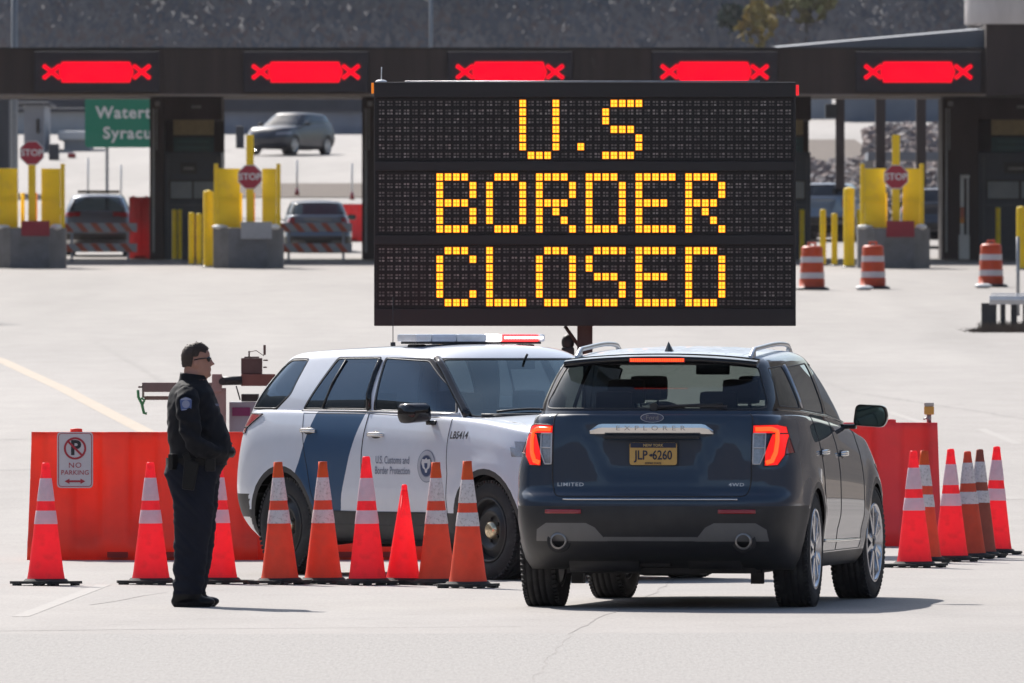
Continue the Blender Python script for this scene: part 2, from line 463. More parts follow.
def wheel_meshes(style, rad):
    key = (style, rad)
    if key in WHEEL: return WHEEL[key]
    ty = MB(); wd = 0.255; rr = rad; rim = rad - (0.120 if style == 'alloy' else 0.135)
    rot = Matrix.Rotation(R(-90), 4, 'X')      # lathe axis z -> +y (outboard)
    prof = [(rim - .012, -wd/2 + .02), (rim + .01, -wd/2 + .006), (rim + .045, -wd/2 - .004), (rr - .045, -wd/2 + .002), (rr - .016, -wd/2 + .016), (rr - .003, -wd/2 + .038)]
    for k in range(4):
        y0 = -wd/2 + .05 + k * .043
        prof += [(rr, y0), (rr, y0 + .028), (rr - .010, y0 + .031), (rr - .010, y0 + .038)]
    prof += [(rr - .003, wd/2 - .038), (rr - .016, wd/2 - .016), (rr - .045, wd/2 - .002), (rim + .045, wd/2 + .004), (rim + .01, wd/2 - .006), (rim - .012, wd/2 - .02)]
    ty.lathe(prof, rot, n=64)
    for i in range(64):                       # shoulder tread blocks
        t = 2 * PI * i / 64
        for sy in (-1, 1):
            c = Vector((math.cos(t) * (rr - .010), sy * (wd/2 - .022), math.sin(t) * (rr - .010)))
            ty.box(c, (.022, .030, .020), rot=Matrix.Rotation(-t, 3, 'Y'))
    rm = MB()
    rm.lathe([(rim - .012, wd/2 - .022), (rim + .004, wd/2 - .012), (rim + .006, wd/2 - .002), (rim - .008, wd/2 + .001), (rim - .018, wd/2 - .012), (rim - .028, wd/2 - .05), (rim - .04, wd/2 - .09), (rim - .03, -wd/2 + .03), (rim - .012, -wd/2 + .02)], rot, n=64, mi=0)
    if style == 'alloy':
        for i in range(5):
            for s in (-1, 1):
                t = 2 * PI * i / 5 + s * 0.17
                a = Vector((math.cos(t + s * -.05) * .06, wd/2 - .030, math.sin(t + s * -.05) * .06)); b = Vector((math.cos(t + s * .08) * (rim - .016), wd/2 - .012, math.sin(t + s * .08) * (rim - .016)))
                d = b - a; mid = (a + b) / 2
                ang = math.atan2(d.z, d.x)
                rm.box(mid, (d.length, .028, .034), rot=Matrix.Rotation(-ang, 3, 'Y'), bev=.006)
        rm.lathe([(.0, wd/2 - .012), (.035, wd/2 - .014), (.075, wd/2 - .022), (.080, wd/2 - .06)], rot, n=32)
    else:
        rm.lathe([(.05, wd/2 - .055), (.11, wd/2 - .05), (.135, wd/2 - .02), (.155, wd/2 - .022), (.185, wd/2 - .055), (rim - .03, wd/2 - .06)], rot, n=48)
        for i in range(5):
            t = 2 * PI * i / 5; rm.cyl((math.cos(t)*.085, wd/2 - .07, math.sin(t)*.085), (math.cos(t)*.085, wd/2 - .035, math.sin(t)*.085), .013, n=8)
    rt = MB(); rt.lathe([(.0, .02), (.165, .02), (.165, .045), (.0, .045)], rot, n=40); rt.lathe([(rim - .045, -.1), (0, -.1)], rot, n=24)
    hub = MB()
    if style == 'alloy': hub.lathe([(0, wd/2 - .006), (.026, wd/2 - .008), (.03, wd/2 - .016)], rot, n=24)
    else: hub.lathe([(0, wd/2 - .002), (.045, wd/2 - .004), (.066, wd/2 - .014), (.07, wd/2 - .06)], rot, n=32)
    WHEEL[key] = (ty, rm, rt, hub); return WHEEL[key]
def make_suv(name, P, label, cat, group=None):
    root = thing(name, (0, 0, 0), label, cat, group)
    det = P.get('detail', 2)
    zb, zB = P['zb'], P['zB']; topz = pchip(P['top']); xr = pchip(P['xr']); xf = pchip(P['xf']); Wt = pchip(P['W'])
    arch = P['arch']; wb = P['wb'] / 2; wr = P['wheel_r']
    def zt(x, y):
        b = topz(x); k = smooth01((x - 0.9) / 0.35)
        return b + k * P.get('crown', .055) * (1 - (y / .92) ** 2) - .0 * y
    def zf(x, y, h):
        zz = zb + h * (zB - zb)
        T = zt(x, y); zl = zb + P.get('rear_lift', 0) * smooth01((-x - 1.9) / .4); return zl + (T - zl) * h if h > 0 else zl
    def bumpy(x, y, z):
        s = 1 if y > 0 else -1
        if abs(y) < .6: return y
        d = 0
        for cx in (-wb, wb):
            r = math.hypot(x - cx, z - wr)
            d = max(d, smooth01(1 - abs(r - arch) / .13) * .018 if z < 1.0 else 0)
        # body side crease
        d += -.012 * smooth01(1 - abs(z - .50) / .12) * smooth01((wb - .35 - abs(x)) / .2)
        nk = P.get('rear_nip', 0) * smooth01((z - .92) / .32) * smooth01((-x - 1.3) / 1.0)
        return (y + s * d) * (1 - nk)
    zs = [zb, zb+.03, zb+.07, .38, .43, .48, .53, .58, .63, .68, .72, .745, .775, .81, .86, .91, .96, 1.01, 1.06, 1.11, 1.155, 1.195]
    zs = [z for z in zs] + [1.195 + (zB - 1.195) * t for t in (.35, .62, .82, .93, .985, 1.0)]
    tap = lambda x: 1 - P.get('tapr', .055) * max(0, (-x - 1.55) / .95) ** 2 - .085 * max(0, (x - 1.5) / 1.0) ** 2
    lv = []
    for i, z in enumerate(zs):
        h = (z - zb) / (zB - zb)
        ins = {1.0: .062, .985: .034, .93: .014, .82: .004}.get(round((z - 1.195) / (zB - 1.195), 3) if z > 1.195 else -1, 0)
        ins2 = {1.0: .10, .985: .05, .93: .02, .82: .006}.get(round((z - 1.195) / (zB - 1.195), 3) if z > 1.195 else -1, 0)
        lv.append((h, half_outline(xr(z) + ins * .4, xf(z) - ins2, Wt(z) - ins, P.get('ar', .55), P.get('nr', 4.4), .8, 3.0, tap)))
    low = solid(lv, zf, capmat=0, botmat=2, bump=bumpy, xbump=P.get('xbump'))
    lowB = Base(low)
    # greenhouse
    gW = pchip(P['gW']); gxr = pchip(P['gxr']); gxf = pchip(P['gxf']); roof = pchip(P['roof'])
    def gzf(x, y, h):
        b = topz(min(x, 1.0)) - .03
        T = roof(x) - .035 * (abs(y) / .65) ** 2.2
        return b + (T - b) * h
    hs = [0, .05, .12, .2, .28, .36, .44, .52, .60, .68, .76, .83, .88, .925, .955, .975, .99, 1.0]
    gl = []
    for h in hs:
        ins = 0
        if h > .9: q = (h - .9) / .1; ins = .085 * (1 - math.sqrt(max(0, 1 - q * q)))
        gl.append((h, half_outline(gxr(h) + ins, gxf(h) - ins, gW(h) - ins, .42, P.get('gn', 4.6), .6, 3.1, lambda x: 1 - P.get('gtr', .05) * max(0, (-x - 1.2) / 1.1) ** 2)))
    green = solid(gl, gzf, capmat=0, cap_bot=False)
    grB = Base(green)
    paint = P['paint']; mats = [paint, M['clad'], M['inner'], P.get('stripe', paint), M['gloss'], P.get('valance', M['clad'])]
    # cabin floor of the lower shell: the part of its cap beneath the greenhouse
    for f in low.faces:
        c = f.calc_center_median()
        if f.normal.z > .8 and -2.2 < c.x < .95 and abs(c.y) < .78 and c.z > 1.0: f.material_index = 2
    # lower trim
    for sg in (-1, 1):
        cs = lambda c, sg=sg: c.y * sg > .45
        for f in carve(low, [(-2.8, .1), (2.8, .1), (2.8, P['clad_z']), (-2.8, P['clad_z'])], (0, 2), cs): f.material_index = 1
        for cx in (-wb, wb):
            circ = [(cx + arch * 1.0 * math.cos(2*PI*i/36), wr + arch * math.sin(2*PI*i/36)) for i in range(36)]
            if P.get('arch_trim', True):
                for f in carve(low, circ, (0, 2), cs): f.material_index = 1
            k = arch - .05
            circ = [(cx + k * math.cos(2*PI*i/36), wr + .005 + k * math.sin(2*PI*i/36)) for i in range(36)]
            bmesh.ops.delete(low, geom=carve(low, circ, (0, 2), lambda c, sg=sg: c.y * sg > .55), context='FACES')
    P['low'] = low; P['lowB'] = lowB; P['green'] = green; P['grB'] = grB; P['root'] = root
    for (poly, mi) in P.get('rear_zones', []):
        for f in carve(low, poly, (1, 2), lambda c: c.x < -1.9): f.material_index = mi
    for (poly, mi) in P.get('side_zones', []):
        for sg in (-1, 1):
            for f in carve(low, poly, (0, 2), lambda c, sg=sg: c.y * sg > .5):
                if f.material_index == 0: f.material_index = mi
    for nm, poly, mt in P.get('side_lamps', []):
        for sg in (-1, 1):
            fs = carve(low, poly, (0, 2), lambda c, sg=sg: c.y * sg > .45 and c.x < -1.8)
            if fs: b = take(low, fs); o = finish(b, nm, mt, root, lowB, .008); seal(b, 'lamp_seal', M['black'], o, .004)
    # lamps
    for nm, poly, mt in P.get('rear_lamps', []):
        for sg in (-1, 1):
            fs = carve(low, [(y * sg, z) for y, z in poly], (1, 2), lambda c: c.x < P.get('lamp_x', -2.0))
            if fs:
                b = take(low, fs); o = finish(b, nm, mt, root, lowB, .006)
                if P.get('lamp_seal', True): seal(b, 'lamp_seal', M['black'], o, .004)
    for nm, poly, mt in P.get('front_lamps', []):
        for sg in (-1, 1):
            fs = carve(low, [(y * sg, z) for y, z in poly], (1, 2), lambda c: c.x > 1.75)
            if fs: b = take(low, fs); finish(b, nm, mt, root, lowB, .004)
    for (poly, mi) in P.get('front_zones', []):
        for f in carve(low, poly, (1, 2), lambda c: c.x > 1.9): f.material_index = mi
    # windows
    def window(poly, ax, cond, nm, mt, rad=.03, trim=P.get('wtrim', .022), off=-.004):
        pl = rounded(poly, rad)
        if trim:
            cx = sum(p[0] for p in pl) / len(pl); cy = sum(p[1] for p in pl) / len(pl)
            big = []
            for p in pl:
                d = math.hypot(p[0] - cx, p[1] - cy); big.append((cx + (p[0] - cx) * (1 + trim / d), cy + (p[1] - cy) * (1 + trim / d)))
            for f in carve(green, big, ax, cond): f.material_index = 4
        fs = carve(green, pl, ax, cond)
        if not fs: return
        b = take(green, fs); o = finish(b, nm, mt, root, grB, off)
        if det > 1: seal(b, 'window_seal', M['black'], o, .006)
        return o
    if P.get('side_gloss'):
        for sg in (-1, 1):
            for f in carve(green, P['side_gloss'], (0, 2), lambda c, sg=sg: c.y * sg > .3): f.material_index = 4
    for sg in (-1, 1):
        for nm, poly, mt in P['side_windows']:
            window(poly, (0, 2), lambda c, sg=sg: c.y * sg > .3, nm, mt)
    if P.get('rear_gloss'):
        for f in carve(green, P['rear_gloss'], (1, 2), lambda c: c.x < -1.75): f.material_index = 4
    window(P['rear_window'], (1, 2), lambda c: c.x < -1.75, 'rear_window', P.get('rear_glass', M['glass_rear']), .06, .02)
    window(P['windshield'], (1, 2), lambda c: c.x > .0, 'windshield', P.get('front_glass', M['glass_front']), .05, .03)
    # doors as their own panels
    if det > 1:
        for nm, poly in P['doors']:
            for sg in (-1, 1):
                fs = carve(low, poly, (0, 2), lambda c, sg=sg: c.y * sg > .6)
                if not fs: continue
                b = take(low, fs); d = finish(b, nm, mats, root, lowB, 0.0)
                seal(b, 'door_gap', M['black'], d, .0032)
                hx, hz = P['handles'][nm]
                hp = lowB.side(hx, hz, sg)
                if hp:
                    mb = MB(); n_ = lowB.normal(hp)
                    pts = [hp + n_ * .006 + Vector((dx, 0, 0)) + n_ * .030 * (1 - (dx / .105) ** 4) for dx in [-.105 + .21 * i / 12 for i in range(13)]]
                    mb.tube([p + Vector((0, 0, .007)) for p in pts], .011, n=8); mb.tube([p - Vector((0, 0, .007)) for p in pts], .010, n=8)
                    cup = MB(); cup.ell(hp, (.075, .008, .034), nu=20)
                    mb.build('door_handle', P.get('handle_mat', M['chrome']), d, weld=False); cup.build('handle_recess', M['black'], d, weld=False)
        fs = carve(low, P['gate_poly'], (1, 2), lambda c: c.x < -2.15)
        if fs:
            b = take(low, fs); g = finish(b, 'liftgate', mats, root, lowB, 0.0); seal(b, 'gate_gap', M['black'], g, .0045); P['gate'] = g
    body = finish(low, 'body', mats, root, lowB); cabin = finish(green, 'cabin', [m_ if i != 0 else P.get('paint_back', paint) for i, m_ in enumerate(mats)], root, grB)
    P['body'] = body; P['cabin'] = cabin
    # wheels
    ty, rm, rt, hub = wheel_meshes(P['wheel'], wr)
    meshes = {}
    for cx in (-wb, wb):
        for sg in (-1, 1):
            wy = P['wheel_y']
            if not meshes:
                a = rm.build('wheel', P['rim_mat'], root, weld=False); b = ty.build('tyre', M['tyre'], a, weld=False); c = rt.build('brake_disc', M['rotor'], a, weld=False); d = hub.build('hub_cap', P['hub_mat'], a, weld=False)
                meshes = dict(a=a, b=b, c=c, d=d); cur = a
            else:
                cur = meshes['a'].copy(); COL.objects.link(cur)
                for q in 'bcd': e = meshes[q].copy(); COL.objects.link(e); e.parent = cur
            cur.location = (cx, sg * wy, wr); cur.rotation_euler = (0, 0, (0 if sg > 0 else PI) + (P.get('steer', 0) if cx > 0 else 0))
    for cx in (-wb, wb):
        for sg in (-1, 1):
            mb = MB(); k = arch - .045
            M4 = Matrix.Translation((cx, sg * .5, wr)) @ Matrix.Rotation(R(90), 4, 'X')
            y1 = .44 if sg < 0 else -.44
            mb.lathe([(k, 0), (k, y1)], M4, n=24, a0=R(-12), a1=R(192)); mb.lathe([(0, 0), (k, 0)], M4, n=24, a0=R(-12), a1=R(192))
            mb.build('wheel_arch_liner', M['black'], root)
    mb = MB()
    mb.box((0, 0, zb + .0), (4.0, 1.3, .05)); mb.cyl((-wb, -.75, wr - .06), (-wb, .75, wr - .06), .05); mb.cyl((wb, -.75, wr - .06), (wb, .75, wr - .06), .05)
    mb.box((-wb + .05, 0, .30), (.35, .45, .18), bev=.05); mb.cyl((-2.15, .12, .33), (-2.15, .60, .33), .085); mb.cyl((-2.15, -.22, .34), (-2.15, -.58, .34), .075); mb.cyl((-2.2, .6, .36), (-2.0, -.6, .36), .03); mb.box((-2.0, .05, .33), (.3, .28, .10), bev=.03); mb.cyl((-2.0, .3, .27), (1.2, .3, .27), .035)
    for sg in (-1, 1): mb.cyl((-wb - .1, sg * .6, .24), (-wb + .5, sg * .45, .30), .035); mb.box((-wb - .18, sg * .62, .31), (.10, .08, .30))
    mb.build('undercarriage', M['black'], root)
    # cabin furniture
    if P.get('seats', True):
        def seat(x, y, zt_, wd=.50, recl=-.22):
            mb = MB(); rot = Matrix.Rotation(recl, 3, 'Y')
            mb.box((x, y, zt_ - .36), (.15, wd, .72), rot=rot, bev=.05)
            top = Vector((x, y, zt_ - .36)) + rot @ Vector((0, 0, .36))
            mb.cyl(top + Vector((0, -.06, -.02)), top + Vector((-.01, -.06, .10)), .008, n=6); mb.cyl(top + Vector((0, .06, -.02)), top + Vector((-.01, .06, .10)), .008, n=6)
            mb.box(top + Vector((-.02, 0, .13)), (.10, .26, .17), bev=.04)
            mb.build('seat', M['seat'], root)
        zs_ = P.get('seat_z', 1.26)
        for y in (-.38, .38): seat(.05, y, zs_)
        for y in (-.40, .40): seat(-.85, y, zs_ - .02, .58)
        if P.get('third_row'):
            for y in (-.36, .36): seat(-1.65, y, zs_ - .10, .45)
        mb = MB(); mb.box((.85, 0, topz(.8) - .03), (.5, 1.4, .10), bev=.04); mb.build('dashboard', M['inner'], root)
        mb = MB(); n_ = 28; c = Vector((.50, .38, topz(.5) - .02)); ax = Matrix.Rotation(R(-65), 3, 'Y')
        mb.tube([c + ax @ Vector((.19 * math.cos(2*PI*i/n_), .19 * math.sin(2*PI*i/n_), 0)) for i in range(n_)], .015, closed=True)
        mb.cyl(c - ax @ Vector((.17, 0, 0)), c + ax @ Vector((.17, 0, 0)), .015, n=6)
        mb.build('steering_wheel', M['inner'], root, weld=False)
        mb = MB(); mb.box((.42, 0, roof(.3) - .14), (.03, .24, .07), bev=.015); mb.cyl((.45, 0, roof(.3) - .12), (.50, 0, roof(.3) - .06), .01, n=6); mb.build('rearview_mirror', M['black'], root)
    # door mirrors
    for sg in (-1, 1):
        mx, mz = P['mirror']; y0 = .90
        hs_ = MB(); prof = rounded([(-.120, -.065), (.095, -.080), (.125, -.015), (.105, .072), (-.10, .080)], .035, 5)
        # housing: lofted shell, open face rearwards
        base_pts = [(p[0], p[1]) for p in prof]; rings = []
        for (dx, sc) in ((-.07, 1.0), (-.03, 1.03), (.03, .98), (.075, .80), (.10, .45)):
            rings.append([Vector((mx + dx, sg * (y0 + .20 + (p[0]) * sc * 1.0), mz + p[1] * sc)) for p in base_pts])
        n_ = len(base_pts); vs = [v for r_ in rings for v in r_]; fs = []
        for i in range(len(rings) - 1):
            for j in range(n_): fs.append([i*n_+j, i*n_+(j+1) % n_, (i+1)*n_+(j+1) % n_, (i+1)*n_+j])
        fs.append([(len(rings)-1)*n_+j for j in range(n_)]); hs_.add(vs, fs, 0, True)
        hs_.add([v + Vector((.012, 0, 0)) for v in rings[0]], [list(range(n_))], 0)
        hs_.box((mx + .01, sg * (y0 + .01), mz - .075), (.07, .17, .035), bev=.012)
        mo = hs_.build('door_mirror', P.get('mirror_mat', M['gloss']), root)
        mg = MB(); mg.add([Vector((mx - .064, v.y + 0, v.z)) for v in [Vector((0, sg * (y0 + .20 + p[0] * .88), mz + p[1] * .86)) for p in base_pts]], [list(range(n_))]); mg.build('mirror_glass', M['mirror'], mo)
    return root
# ================================================================ SETTING
def ground_mat():
    m, n, L = new_mat('sunlit_concrete')
    out = n.new('ShaderNodeOutputMaterial'); p = n.new('ShaderNodeBsdfPrincipled'); L.new(p.outputs[0], out.inputs[0])
    p.inputs['Roughness'].default_value = 0.75; p.inputs['Specular IOR Level'].default_value = 0.35
    tc = n.new('ShaderNodeTexCoord')
    def noise_(scale, detail, sc=(1, 1, 1), rough=.6):
        mp = n.new('ShaderNodeMapping'); mp.inputs['Scale'].default_value = sc; L.new(tc.outputs['Object'], mp.inputs[0])
        z = n.new('ShaderNodeTexNoise'); z.inputs['Scale'].default_value = scale; z.inputs['Detail'].default_value = detail; z.inputs['Roughness'].default_value = rough
        L.new(mp.outputs[0], z.inputs['Vector']); return z.outputs[0]
    def ramp(src, a, b, lo, hi):
        r = n.new('ShaderNodeMapRange'); r.inputs[1].default_value = a; r.inputs[2].default_value = b; r.inputs[3].default_value = lo; r.inputs[4].default_value = hi
        L.new(src, r.inputs[0]); return r.outputs[0]
    def mul(a, b):
        q = n.new('ShaderNodeMath'); q.operation = 'MULTIPLY'; L.new(a, q.inputs[0]); L.new(b, q.inputs[1]); return q.outputs[0]
    big = ramp(noise_(.12, 5, (1, .12, 1)), .3, .7, .87, 1.06)
    mid = ramp(noise_(1.3, 6, (1, .35, 1)), .3, .7, .91, 1.05)
    fine = ramp(noise_(42, 4, (1, .07, 1), .85), .3, .7, .86, 1.10)
    tracks = ramp(noise_(.55, 3, (.5, .02, 1)), .42, .66, 1.02, .86)
    spots = ramp(noise_(2.6, 8, (1, .5, 1)), .62, .72, 1.0, .84)
    f = mul(mul(mul(mul(big, mid), fine), tracks), spots)
    vm = n.new('ShaderNodeVectorMath'); vm.operation = 'SCALE'; vm.inputs[0].default_value = (0.312, 0.287, 0.266); L.new(f, vm.inputs['Scale'])
    L.new(vm.outputs[0], p.inputs['Base Color'])
    bp = n.new('ShaderNodeBump'); bp.inputs['Strength'].default_value = .25; bp.inputs['Distance'].default_value = .004; L.new(noise_(90, 3), bp.inputs['Height']); L.new(bp.outputs[0], p.inputs['Normal'])
    return m
GM = ground_mat()
ys = [-600, -300, -100, 0, 40] + [60 + 2 * i for i in range(110)] + [285 + 8 * i for i in range(75)] + [900, 1000, 1200, 1600, 2400, 4000]
xs = [-3000, -1200, -500, -200, -80, -40, -20, -10, -5, 0, 5, 10, 20, 40, 80, 200, 500, 1200, 3000]
mb = MB(); vs = [(x, y, gz(y)) for y in ys for x in xs]; k = len(xs)
mb.add(vs, [[j*k+i, j*k+i+1, (j+1)*k+i+1, (j+1)*k+i] for j in range(len(ys)-1) for i in range(k-1)], 0, True)
g = mb.build('ground', GM, weld=False); tag(g, kind='structure')
for p in g.data.polygons:
    if p.normal.z < 0: p.flip()
def strip(name, pts, wdt, mat, label, cat=None, lift=.0018, kind='structure', jit=0.0):
    """a painted line, joint or crack: pts are (x, y) on the ground"""
    rnd = random.Random(len(name) + int(abs(pts[0][0] * 100)))
    P = []
    for i in range(len(pts) - 1):
        a = Vector(pts[i]); b = Vector(pts[i+1]); kk = max(1, int((b - a).length / .6))
        for j in range(kk): P.append(a + (b - a) * j / kk)
    P.append(Vector(pts[-1])); vs = []
    for i, p in enumerate(P):
        d = (P[min(i+1, len(P)-1)] - P[max(i-1, 0)]).normalized(); q = Vector((-d.y, d.x)); o = q * rnd.uniform(-jit, jit)
        ww = wdt * (1 if jit == 0 else rnd.uniform(.4, 1.3))
        for s in (-.5, .5):
            v = p + o + q * ww * s; vs.append((v.x, v.y, gz(v.y) + lift))
    mb = MB(); mb.add(vs, [[2*i, 2*i+2, 2*i+3, 2*i+1] for i in range(len(P)-1)])
    o = mb.build(name, mat, weld=False)
    for f in o.data.polygons:
        if f.normal.z < 0: f.flip()
    return tag(o, kind=kind)
m_yel = MAT('faded_yellow_paint', (0.350, 0.280, 0.208), .7, var=.12, scale=3)
m_wht = MAT('worn_white_paint', (0.290, 0.266, 0.244), .7, var=.1, scale=4)
m_crk = MAT('crack_filler', (0.228, 0.208, 0.193), .8, var=.3, scale=3)
m_jnt = MAT('pavement_joint', (0.245, 0.226, 0.21), .8, var=.2, scale=2)
m_asp = MAT('older_concrete', (0.272, 0.255, 0.238), .85, var=.17, scale=46, bump=.3, bscale=60, dirt=((0.20, 0.19, 0.18), .5, 30), stretch=(1, .08, 1))
strip('lane_line', [(X_(-60, 252), 252), (X_(0, 232), 232), (X_(65, 206), 206), (X_(150, 176), 176), (X_(200, 160), 160)], .24, m_yel, '')
strip('lane_line', [(X_(20, 92.6), 92.6), (X_(104, 104), 104)], .11, m_wht, '')
strip('lane_line', [(X_(903, 183), 190), (X_(930, 181), 181)], .13, m_wht, ''); strip('lane_line', [(X_(988, 176), 179), (X_(1018, 170), 170)], .13, m_wht, '')
strip('pavement_crack', [(X_(533, 76), 76), (X_(552, 82), 82), (X_(572, 88), 88), (X_(600, 92.5), 92.5), (X_(628, 96), 96), (X_(655, 101), 101), (X_(690, 112), 112)], .013, m_crk, '', jit=.02)
strip('pavement_crack', [(X_(95, 97), 96.5), (X_(165, 101), 101)], .02, m_crk, '', jit=.02); strip('pavement_crack', [(X_(-20, 88.4), 88.2), (X_(200, 89), 88.9), (X_(520, 89.6), 89.6)], .05, m_jnt, '', jit=.05)
strip('pavement_joint', [(X_(-30, 172), 172), (X_(30, 172.8), 172.8)], .5, m_jnt, '', jit=.05); strip('pavement_joint', [(X_(-30, 156), 156), (X_(40, 157), 157)], .4, m_jnt, '', jit=.05)
strip('pavement_crack', [(X_(80, 240), 250), (X_(180, 205), 205), (X_(260, 170), 172)], .10, m_jnt, '', jit=.04)
strip('pavement_crack', [(X_(770, 225), 235), (X_(860, 200), 204), (X_(1040, 184), 184)], .10, m_jnt, '', jit=.05)
strip('pavement_joint', [(X_(900, 142), 142), (X_(1060, 143), 143)], .3, m_jnt, '', jit=.03)
# near pavement of a slightly different age
mb = MB(); mb.add([(-12, 60, .001), (12, 60, .001), (12, 87.2, .001), (3, 87.9, .001), (-2, 87.4, .001), (-12, 88.3, .001)], [[0, 1, 2, 3, 4, 5]])
tag(mb.build('near_pavement', m_asp, weld=False), kind='structure')
# median with dry grass beyond the canopy
m_gr = MAT('dry_grass', (0.105, 0.080, 0.062), .95, var=.3, scale=2)
def patch(name, px0, px1, Y0, Y1, mat, lift=.03):
    a = [(X_(px0, Y0), Y0), (X_(px1, Y0), Y0), (X_(px1, Y1), Y1), (X_(px0, Y1), Y1)]
    mb = MB(); n_ = 10; vs = []
    for j in range(n_ + 1):
        Y = Y0 + (Y1 - Y0) * j / n_
        for q in (px0, px1): vs.append((X_(q, (Y0 + Y1) / 2), Y, gz(Y) + lift))
    mb.add(vs, [[2*i, 2*i+1, 2*i+3, 2*i+2] for i in range(n_)])
    o = mb.build(name, mat); return tag(o, kind='structure')
patch('grass_median', 236, 372, Yof(198), Yof(184), m_gr); patch('grass_median', 790, 870, Yof(162), Yof(140), m_gr)
# unseen brown verges beside the plaza, added to darken the cars' reflections
m_vg = MAT('added_verge_brown', (0.13, 0.10, 0.075), .95, var=.3, scale=.4)
for sg in (-1, 1):
    mb = MB(); vs = []; yy = [30 + 10 * i for i in range(41)]
    for y in yy:
        for x in (17.5, 40, 90, 175): vs.append((sg * (x + 1.2 * math.sin(y * .05)), y, gz(y) + .02))
    mb.add(vs, [[4*j+i, 4*j+i+1, 4*j+i+5, 4*j+i+4] for j in range(40) for i in range(3)])
    o = mb.build('added_verge', m_vg); tag(o, kind='structure')
# hills -------------------------------------------------------------
m_hill = MAT('leafless_hillside', (0.050, 0.050, 0.056), .95, var=.3, scale=.08, dirt=((0.065, 0.058, 0.058), .4, .14))
def hill(name, x0, x1, y0, y1, hf, nx=90, ny=24):
    mb = MB(); vs = []
    for j in range(ny + 1):
        for i in range(nx + 1):
            x = x0 + (x1-x0)*i/nx; y = y0 + (y1-y0)*j/ny; vs.append((x, y, hf(x, y)))
    mb.add(vs, [[j*(nx+1)+i, j*(nx+1)+i+1, (j+1)*(nx+1)+i+1, (j+1)*(nx+1)+i] for j in range(ny) for i in range(nx)], 0, True)
    return tag(mb.build(name, m_hill), kind='structure')
def hf(x, y):
    t = smooth01((y - 880) / 420); return gz(y) - 1.5 + 92 * t + 9 * noise.noise(Vector((x*.012, y*.01, 0))) * t + 3 * noise.noise(Vector((x*.05, y*.04, 3))) * t
hill('hillside', -420, 420, 880, 1500, hf)
def hf2(x, y):
    r = math.hypot(x, y); t = smooth01((r - 170) / 160) * smooth01((260 - y) / 220 + .2)
    return gz(y) - 3 + 34 * t + 7 * noise.noise(Vector((x*.02, y*.02, 5))) * t
mb = MB(); vs = []; NA, NRr = 72, 10            # unseen wooded slopes all round, added to darken the cars' reflections
for j in range(NRr + 1):
    for i in range(NA + 1):
        a = R(-28) - R(304) * i / NA + R(0); r = 190 + 32 * j
        a = PI / 2 - R(9) - R(342) * i / NA
        x, y = r * math.cos(a), r * math.sin(a); vs.append((x, y, (gz(y) - 3 + (105 + 22 * noise.noise(Vector((x*.02, y*.02, 5)))) * smooth01(j / 7))))
mb.add(vs, [[j*(NA+1)+i, j*(NA+1)+i+1, (j+1)*(NA+1)+i+1, (j+1)*(NA+1)+i] for j in range(NRr) for i in range(NA)], 0, True)
m_added_slope = MAT('added_slope_brown', (0.085, 0.068, 0.055), .95, var=.5, scale=.08)
tag(mb.build('added_hills', m_added_slope), kind='structure')
# the far wood as one mass: thousands of small bare crowns
def wood():
    rnd = random.Random(3); mb = MB()
    for q in range(15000):
        y = rnd.uniform(878, 1300); x = rnd.uniform(-.039, .039) * y; z = hf(x, y); h = rnd.uniform(2.5, 5.5)
        mi = rnd.choices([0, 1, 2, 3], [5, 4, 1.5, 2.2])[0]
        for j in range(9):
            c = Vector((x + rnd.uniform(-1.3, 1.3), y + rnd.uniform(-1.5, 1.5), z + h * rnd.uniform(.25, 1)))
            d = Vector((rnd.uniform(-1, 1), rnd.uniform(-.08, .02), rnd.uniform(.6, 1.6))) * rnd.uniform(.15, .40); e = Vector((rnd.uniform(.10, .34), rnd.uniform(-.01, .01), 0))
            mb.add([c - d, c + e, c + d, c - e * .6], [[0, 1, 2, 3]], mi)
    o = mb.build('bare_woodland', [MAT('bare_twigs', (0.150, 0.145, 0.152), 1, var=.3, scale=.1), MAT('dark_evergreen', (0.095, 0.105, 0.125), 1, var=.3, scale=.1), MAT('pale_bark', (0.155, 0.148, 0.155), 1, var=.2, scale=.1), MAT('brown_scrub', (0.135, 0.112, 0.11), 1, var=.2, scale=.1)], weld=False)
    tag(o, kind='stuff', label='leafless grey blue woodland covering the hillside', cat='woodland')
wood()
